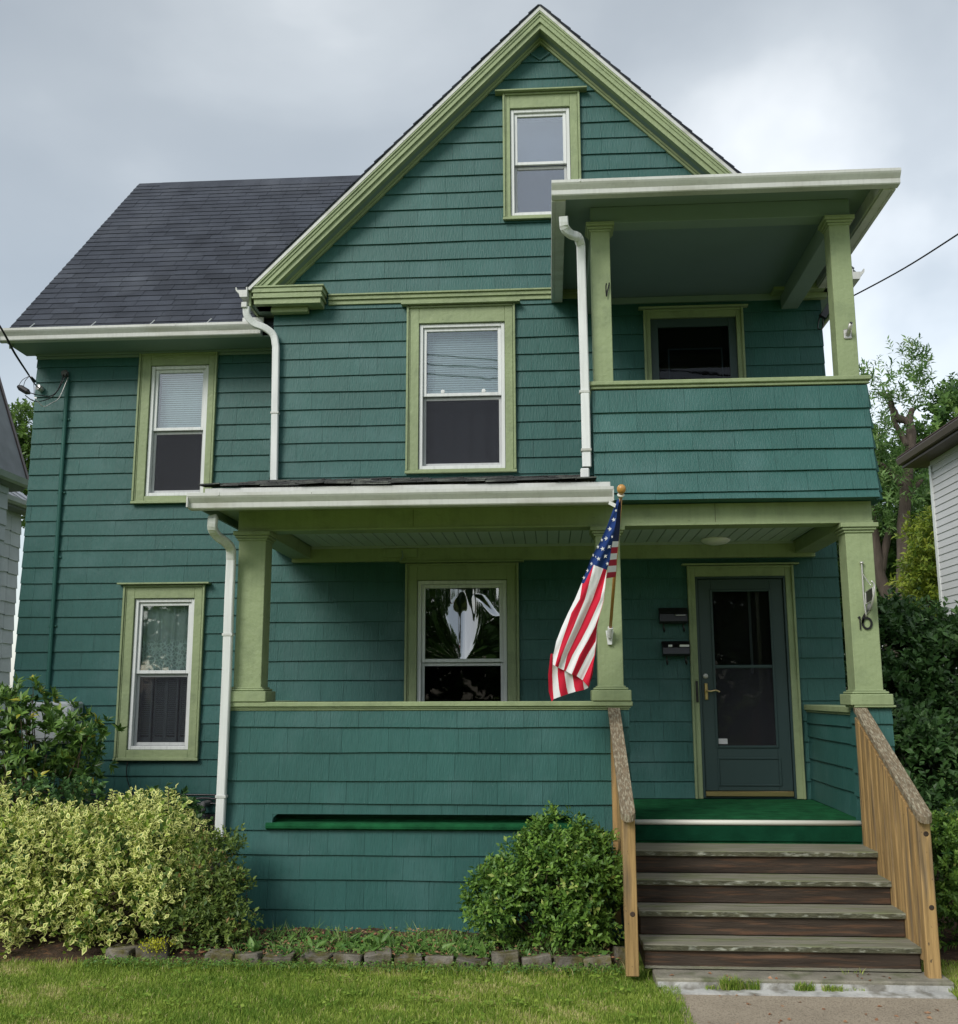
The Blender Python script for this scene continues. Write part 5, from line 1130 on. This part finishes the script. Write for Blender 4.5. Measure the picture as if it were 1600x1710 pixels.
# ---- lawn grass
def blades(x0, x1, y0, y1, n, hmin=.022, hmax=.05, w=.0042, dens=None):
    x = rng.uniform(x0, x1, n); y = rng.uniform(y0, y1, n)
    pat = .5+.22*np.sin(x*2.1+y*1.3)+.2*np.sin(x*5.3-y*6.9+1.)+.16*np.sin(x*13+y*17.7+2*np.sin(x*4)); tone = np.clip(pat*.55+rng.normal(.12,.22,n), 0, 1)
    tone = np.where(rng.random(n) < .04+.30*(pat > .78), .97, tone)
    h = rng.uniform(hmin, hmax, n)*(1.15-.35*np.clip(pat,0,1)); an = rng.random(n)*6.28; ln = rng.uniform(.1,.75,n)
    b = np.stack([x, y, np.full(n, LZ-.012)], 1); side = np.stack([np.cos(an), np.sin(an), 0*an], 1)*w*.5*rng.uniform(.6,1.3,n)[:,None]
    lean = np.stack([np.cos(an+1.57), np.sin(an+1.57), 0*an], 1); a2 = rng.random(n)*6.28; lean = np.stack([np.cos(a2), np.sin(a2), 0*a2], 1)
    mid = b+lean*(h*ln*.35)[:,None]+np.stack([0*h,0*h,h*.62],1); tip = b+lean*(h*ln)[:,None]+np.stack([0*h,0*h,h*(1-.3*ln)],1)
    V_ = np.stack([b-side, b+side, mid+side*.8, mid-side*.8, tip], 1).reshape(-1,3)
    i5 = (np.arange(n)*5)[:,None,None]; F_ = (i5+np.array([[0,1,2],[0,2,3],[3,2,4]])[None]).reshape(-1,3)
    A = np.zeros((n,5,2)); A[:,:,0] = tone[:,None]; return V_, F_, A.reshape(-1,2)
parts = [blades(-4.6, .72, 5.9, 7.30, 120000), blades(2.43, 3.9, 5.9, 7.7, 26000), blades(-4.6, .6, 7.12, 7.32, 5000, .04, .09), blades(2.43, 2.62, 6.2, 7.3, 2500, .05, .10), blades(.62,.78,6.0,6.95,1500,.03,.06)]
for cx, cy, n_, hh in ((1.10,6.90,260,.11),(1.22,6.915,160,.08),(1.55,6.91,220,.07),(1.72,6.905,150,.07),(1.86,6.93,60,.05),(1.0,6.9,60,.05),(1.9,7.10,40,.14),(1.6,7.09,30,.09)):
    v, f, a = blades(cx-.06, cx+.06, cy-.02, cy+.02, n_, hh*.5, hh, .0045); v[:,2] += .012; parts.append((v, f, a))
for i in range(46):
    cx, cy = (random.uniform(-4.2,.6), random.uniform(6.0,7.1)); m = random.randint(8,26)
    P = np.stack([cx+rng.normal(0,.05,m), cy+rng.normal(0,.03,m), LZ+rng.uniform(.015,.035,m)],1); an = rng.random(m)*6.28
    v, f, a = leaves(P, np.stack([np.cos(an), np.sin(an), .35+0*an],1), rng.normal(size=(m,3))*.3+[0,-.3,1], rng.uniform(.018,.035,m), rng.uniform(.014,.024,m), rng.random(m)*.5); parts.append((v, f, a))
v, f, a = merge(parts); tag(mesh_np('grass', v, f, a, LF_GR, None), 'short mown lawn grass in front of the house', 'grass', kind='stuff')

# ================================================================ trees and neighbours
def tree(name, label, base, limbs, lobes, mat, ntwig, per, L, Wd, group=None, inner=True, **kw):
    t = thing(name, label, 'tree', base, group); bm = BM()
    for pts, r0_, r1_ in limbs:
        P = smoothpath(pts, 5); tube(bm, P, r0_, 9, [1-(1-r1_/r0_)*j/(len(P)-1)+.06*math.sin(j*1.7) for j in range(len(P))])
    build('trunk', bm, BARK, t, smooth=True)
    (v, f, a), (P, td) = foliage(lobes, ntwig, per, L, Wd, **kw); parts = [(v, f, a)]
    if inner:
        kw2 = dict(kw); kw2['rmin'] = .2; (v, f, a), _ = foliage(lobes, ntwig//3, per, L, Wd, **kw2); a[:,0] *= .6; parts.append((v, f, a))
    v, f, a = merge(parts); mesh_np('crown', v, f, a, mat, t); return t
TG = 'trees behind the right side of the house'
TY_ = 21.
def PA(lst, Y): return [at(x, y, Y) for x, y in lst]
gb = lambda x, Y: (at(x, 1300, Y).x, Y, LZ)
tree('locust_tree', 'tall crooked locust tree with a tufted top right of the balcony', gb(1512, TY_),
     [(PA([(1512,1330),(1512,1150),(1510,1040),(1509,900),(1515,800),(1522,740),(1518,706),(1500,698),(1490,680),(1486,662)], TY_), .17, .05), (PA([(1516,745),(1505,725),(1494,705),(1490,690)], TY_), .07, .04), (PA([(1488,664),(1475,658),(1466,656)], TY_), .06, .03), (PA([(1518,712),(1520,695),(1524,682)], TY_), .09, .05), (PA([(1509,810),(1495,795),(1478,780),(1462,772)], TY_), .09, .04), (PA([(1516,830),(1530,812),(1540,800)], TY_), .08, .04)],
     [L3(1490,640,TY_,.55,.5,.35), L3(1510,612,TY_,.35,.4,.30), L3(1475,625,TY_,.35,.3,.2), L3(1530,625,TY_,.22,.3,.2), L3(1505,600,TY_,.12,.2,.2), L3(1515,680,TY_,.25,.3,.2,.6), L3(1470,700,TY_,.35,.4,.28), L3(1465,740,TY_,.35,.5,.4), L3(1500,775,TY_+.5,.5,.6,.3,.8), L3(1480,830,TY_,.5,.6,.6,.8), L3(1530,800,TY_+.5,.5,.5,.4,.7), L3(1535,870,TY_+1,.6,.5,.6,.8)],
     LF_LOC, 480, 14, .14, .04, twig=.30, gap=.55, gapf=4.5, spread=.9, up=.25, inner=False, group=TG)
tree('leaning_tree', 'slanting bare trunked tree directly behind the right porch post', gb(1492, 22.5),
     [(PA([(1495,1330),(1488,1040),(1470,960),(1460,890),(1450,820),(1440,740)], 22.5), .15, .08), (PA([(1470,960),(1482,900),(1492,860)], 22.5), .1, .05)],
     [L3(1450,850,23,.9,.9,.9), L3(1470,930,24,1.,.9,.9), L3(1500,960,24.5,1.1,.9,.9), L3(1420,800,23,.7,.7,.8), L3(1480,1020,24,1.1,.9,.8), L3(1455,780,23.2,.4,.5,.5,.6)],
     LF_TREE, 1000, 11, .17, .09, twig=.4, gap=.45, gapf=2.6, spread=.9, group=TG)
tree('yellow_green_tree', 'yellow green leafed young tree against the pale house on the right', gb(1550, 18.5),
     [(PA([(1555,1330),(1552,1100),(1556,950),(1560,880)], 18.5), .10, .04)],
     [L3(1560,900,18.5,.35,.4,.35), L3(1545,945,18.3,.35,.4,.3), L3(1565,960,18.5,.4,.4,.4), L3(1530,985,18.2,.28,.3,.14), L3(1560,1000,18.4,.45,.4,.3)], LF_YEL, 420, 11, .11, .045, twig=.22, spread=.9, group=TG)
tree('maple_tree', 'broad dark green tree filling the gap beside the pale house', gb(1540, 27),
     [(PA([(1540,1330),(1540,1100),(1540,850)], 27), .35, .15)],
     [L3(1540,860,27,1.1,1.2,1.2), L3(1500,900,27,1.2,1.2,1.3), L3(1545,960,26.5,1.2,1.2,1.3), L3(1490,1010,27,1.4,1.2,1.2), L3(1580,720,29,.9,1.2,.65), L3(1550,750,29,.7,1.,.5), L3(1600,690,29.5,.6,1.,.6), L3(1540,1080,26,1.6,1.2,.9), L3(1430,960,26,1.2,1,1.6), L3(1540,800,28,.9,1,.8)], LF_TREE, 2600, 11, .19, .10, twig=.45, gap=.5, gapf=2.4, spread=.9, group=TG)
tree('back_tree', 'light green round tree seen between the two houses on the left', gb(40, 30),
     [(PA([(62,1330),(62,1000),(52,800)], 30), .3, .12)], [L3(45,735,30,.75,.9,.9), L3(35,770,30,.8,.9,.9), L3(50,800,30,.9,.9,.9), L3(25,830,30,1,.9,.9)], leaf_mat('light tree leaf', (.05,.11,.02), (.14,.24,.045), (.2,.3,.07), trans=.4), 800, 11, .17, .09, twig=.3, spread=.9)
SH = 'dark shrubs at the right side of the house'
shrub('dark_shrub', 'tall dark glossy shrub behind the right porch post', (5.0, 12.5, LZ),
      [L3(1510,1120,12.5,.65,.6,.55), L3(1560,1100,12.4,.55,.5,.5), L3(1500,1200,12,.65,.5,.6), L3(1560,1210,12,.65,.5,.7), L3(1600,1150,12,.5,.5,.6), L3(1475,1080,12.8,.35,.4,.45), L3(1610,1240,11.8,.6,.5,.7), L3(1500,1060,12.8,.3,.3,.3)], LF_DK, 1700, 9, .10, .055, twig=.18, gap=.55, gapf=5, spread=.85, zmin=.2, stemn=20, group=SH)
shrub('dark_shrub', 'low dark shrub in the shade behind the right handrail', (4.2, 11.0, LZ),
      [L3(1520,1300,10.6,.6,.5,.5), L3(1580,1310,10.4,.6,.5,.5), L3(1480,1260,11,.5,.5,.5), L3(1600,1380,10,.7,.5,.4), L3(1500,1400,10.5,.6,.5,.5)], LF_DK, 1100, 9, .085, .05, twig=.15, gap=.6, gapf=6, spread=.85, zmin=-.05, stemn=14, group=SH)
shrub('vine_bush', 'sliver of bush seen between the house corner and the right post', (3.4, 13.5, LZ),
      [L3(1410,1020,13.5,.35,.4,.9), L3(1415,1120,13.2,.4,.4,.6), L3(1400,930,13.8,.25,.4,.8)], LF_TREE, 520, 9, .09, .05, twig=.12, spread=.85, stemn=8)

# ---- right neighbour
nb = thing('neighbour_house', 'pale vinyl sided house with brown eaves at the right edge', 'house', (6.8, 15, LZ))
XN = 6.55; YN = at(1554, 775, X=XN).y; zt_ = at(1560, 775, X=XN).z
e0 = at(1500, 772, Y=YN+.5); 
bm = BM(); bx(bm, XN+.02, XN+7, 4., YN, LZ, zt_+.1); build('wall', bm, VINYL, nb)
z = LZ+.2; cnt = 0; zs = []
while z < zt_: zs.append(z); z += .118
for z in zs[::-1]:
    bm = BM(); prism(bm, [(XN-.002, z), (XN-.016, z), (XN-.004, z+.116), (XN+.018, z+.116), (XN+.018, z)], 9.0, YN, 'y'); build('clapboard', bm, VINYL, nb)
bm = BM(); bx(bm, XN-.03, XN+.07, YN-.07, YN+.02, LZ, zt_); build('corner_post', bm, WHITE, nb)
ov = XN-e0.x; EZN = e0.z+.05
bm = BM(); bx(bm, e0.x+.06, XN+.3, 8., YN+.5, EZN-.16, EZN-.13); build('soffit', bm, BROWNM, nb)
bm = BM(); prism(bm, [(e0.x+.1, EZN-.12), (e0.x, EZN-.10), (e0.x-.03, EZN-.02), (e0.x-.03, EZN), (e0.x+.1, EZN)], 8., YN+.52, 'y'); build('gutter', bm, BROWNM, nb)
bm = BM(); prism(bm, [(e0.x+.02, EZN), (e0.x+.02, EZN+.03), (e0.x+5, EZN+2.4), (e0.x+10, EZN), (e0.x+5, EZN+2.3)], 8., YN+.55, 'y'); nroof = build('roof', bm, BROWNR, nb)
bm = BM()
for i in range(14):
    a = i*.16; prism(bm, [(e0.x+.0+a*.9, EZN+.032+a*.43), (e0.x+.0+a*.9, EZN+.050+a*.43), (e0.x+a*.9+.16, EZN+.038+(a+.16)*.44), (e0.x+a*.9+.16, EZN+.03+(a+.16)*.44)], 8., YN+.56, 'y')
build('shingle_course', bm, BROWNR, nroof)
# lower shaded rear porch of the neighbour and drain pipe
bm = BM(); a = at(1592, 1080, Y=14.5); b = at(1594, 1300, Y=14.5)
tube(bm, [at(1586,1160,Y=14.2), at(1590,1240,Y=14.2), at(1594,1300,Y=14.2)], .035, 8); build('downspout', bm, BROWNM, nb)

# ---- left neighbours
nl = thing('neighbour_house', 'grey roofed white house with overhanging eave at the left edge', 'house', (-9.5, 13, LZ))
XA = -8.35; YA = at(12, 860, X=XA).y; zA = 5.3
bm = BM(); bx(bm, XA-6, XA-.02, 5, YA, LZ, zA); build('wall', bm, CLAD, nl)
z = LZ+.1; CLA = []
cs = []
while z < zA-.2: cs.append(z); z += .24
for i in range(len(cs)-1):
    y = YA-.01
    while y > 12.6:
        w = .60; bm = BM(); jb = random.uniform(-.012,.012)
        prism(bm, [(-y, cs[i]+jb), (-(y-w+.006), cs[i]+random.uniform(-.012,.012)), (-(y-w+.006), cs[i+1]+.01), (-y, cs[i+1]+.01)], 0, 1, 'x') if False else None
        q = [(y-w+.006, cs[i]+jb), (y, cs[i]+random.uniform(-.012,.012)), (y, cs[i+1]+.01), (y-w+.006, cs[i+1]+.01)]
        poly_solid(bm, q, EASTW(XA-.018), lambda zz_, zb=cs[i], zt=cs[i+1]: .004+.02*(zt+.01-zz_)/(zt-zb), -.001)
        build('siding_shingle', bm, CLAD, nl); y -= w
eA = at(47, 806, Y=YA+.35); rk = at(0, 645, Y=YA+.35); dx, dz = rk.x-eA.x, rk.z-eA.z
bm = BM(); prism(bm, [(eA.x, eA.z), (eA.x+dx*1.6, eA.z+dz*1.6), (eA.x+dx*1.6-3, eA.z+dz*1.6+.6), (eA.x+dx*1.6-3, eA.z+dz*1.6+.4), (eA.x+dx*1.6-.1, eA.z+dz*1.6-.2), (eA.x-.15, eA.z)], 6, YA+.33, 'y'); rr = build('roof', bm, GREYR, nl)
bm = BM(); prism(bm, [(eA.x+.03, eA.z-.03), (eA.x+dx*1.6+.03, eA.z+dz*1.6), (eA.x+dx*1.6-.09, eA.z+dz*1.6), (eA.x-.09, eA.z-.03)], YA+.33, YA+.40, 'y'); build('rake_board', bm, BROWNM, rr)
for f_ in (.35, .75):
    bm = BM(); sweep(bm, [(eA.x+.02, YA-.2-f_*1.6, eA.z+.03), (eA.x+dx*1.5+.02, YA-.2-f_*1.2, eA.z+dz*1.5)], [(-.02,-.015),(.02,-.015),(.02,.015),(-.02,.015)]); build('seam', bm, CLAD, rr)
bm = BM(); prism(bm, [(eA.x-.5, eA.z-.17), (eA.x-.06, eA.z-.15), (eA.x+.03, eA.z-.07), (eA.x+.03, eA.z), (eA.x-.5, eA.z)], 6, YA+.3, 'y'); build('eave', bm, GREYR, nl)
bm = BM(); prism(bm, [(eA.x+.0, eA.z-.10), (eA.x+.10, eA.z-.09), (eA.x+.14, eA.z-.01), (eA.x+.12, eA.z-.01), (eA.x+.0, eA.z-.03)], 6, YA+.34, 'y'); build('gutter', bm, CLAD, nl)
n2 = thing('neighbour_shed', 'pale shingled rear house with a ribbed metal roof at the far left', 'house', (-10, 17, LZ))
XB = -9.05; YB = at(27, 1000, X=XB).y; zB = at(30, 852, X=XB).z
bm = BM(); bx(bm, XB-5, XB-.02, YA+.02, YB, LZ, zB); build('wall', bm, CLAD, n2)
z = LZ+.1
while z < zB-.2:
    y = YB
    while y > YA-.6:
        w = .34; bm = BM(); q = [(y-w+.006, z+random.uniform(-.01,.01)), (y, z+random.uniform(-.018,.018)), (y, z+.25), (y-w+.006, z+.25)]
        poly_solid(bm, q, EASTW(XB-.018), lambda zz_, zb=z: .004+.02*(zb+.25-zz_)/.25, -.001); build('siding_shingle', bm, CLAD, n2); y -= w
    z += .235
bm = BM(); prism(bm, [(XB+.3, zB-.02), (XB+.3, zB+.06), (XB-3, zB+2.2), (XB-3, zB+1.9)], YA-1.5, YB+.35, 'y'); rb = build('roof', bm, METALR, n2)
for i in range(9):
    y = YA-1.2+i*.36; bm = BM(); sweep(bm, [(XB+.3, y, zB+.07), (XB-2.9, y, zB+2.15)], [(-.012,-.012),(.012,-.012),(.012,.02),(-.012,.02)]); build('rib', bm, IRON if False else CLAD, rb)
bm = BM(); prism(bm, [(XB+.22, zB-.02), (XB+.38, zB+.0), (XB+.40, zB+.07), (XB+.28, zB+.07)], YA-1.5, YB+.36, 'y'); build('gutter', bm, CLAD, n2)
bm = BM(); bx(bm, XB-.0, XB+.25, YA-1.4, YB+.3, zB-.06, zB-.021); build('soffit', bm, GREYR, n2)

# ---- across the street (seen only as reflections in the window glass)
for i, (x, y, h, r_) in enumerate(((-15,-30,8,5),(-5,-33,9.5,6),(7,-32,9,6),(17,-30,8.5,6),(-27,-30,8,6),(30,-30,8,6))):
    tree('street_tree', ['broad tree across the street at far left of the camera','tallest tree across the street behind the camera','rounded tree across the street right of the camera','wide tree across the street beyond the rounded one','outermost left tree across the street','outermost right tree across the street'][i], (x, y, LZ), [([(x,y,LZ),(x+.2,y,h*.4),(x-.1,y,h*.7)], .4, .2)],
         [[x,y,h*.65,r_*.8,r_*.7,h*.33,1],[x-r_*.5,y,h*.5,r_*.5,r_*.5,h*.28,1],[x+r_*.5,y+.5,h*.5,r_*.5,r_*.5,h*.3,1],[x,y,h*.3,r_*.8,r_*.6,h*.25,1]], LF_TREE, 500, 9, .75, .5, twig=.8, spread=.9, group='trees across the street')
for k_ in range(3):
    bm = BM(); y = -7-k_*.15; z = 10.75-k_*.22
    tube(bm, [(x, y-.03*x, z-.085*x+.0012*x*x) for x in np.linspace(-30, 30, 16)], .022, 5)
    tag(build('power_line', bm, IRON, None), ['top power line along the street behind the camera','middle power line along the street behind the camera','lowest power line along the street behind the camera'][k_], 'power line', 'power lines along the street')
print('tris', sum(sum(len(p.vertices)-2 for p in o.data.polygons) for o in bpy.data.objects if o.type == 'MESH' and len(o.data.polygons) < 5e6) if False else 0, 'objects', len(bpy.data.objects))
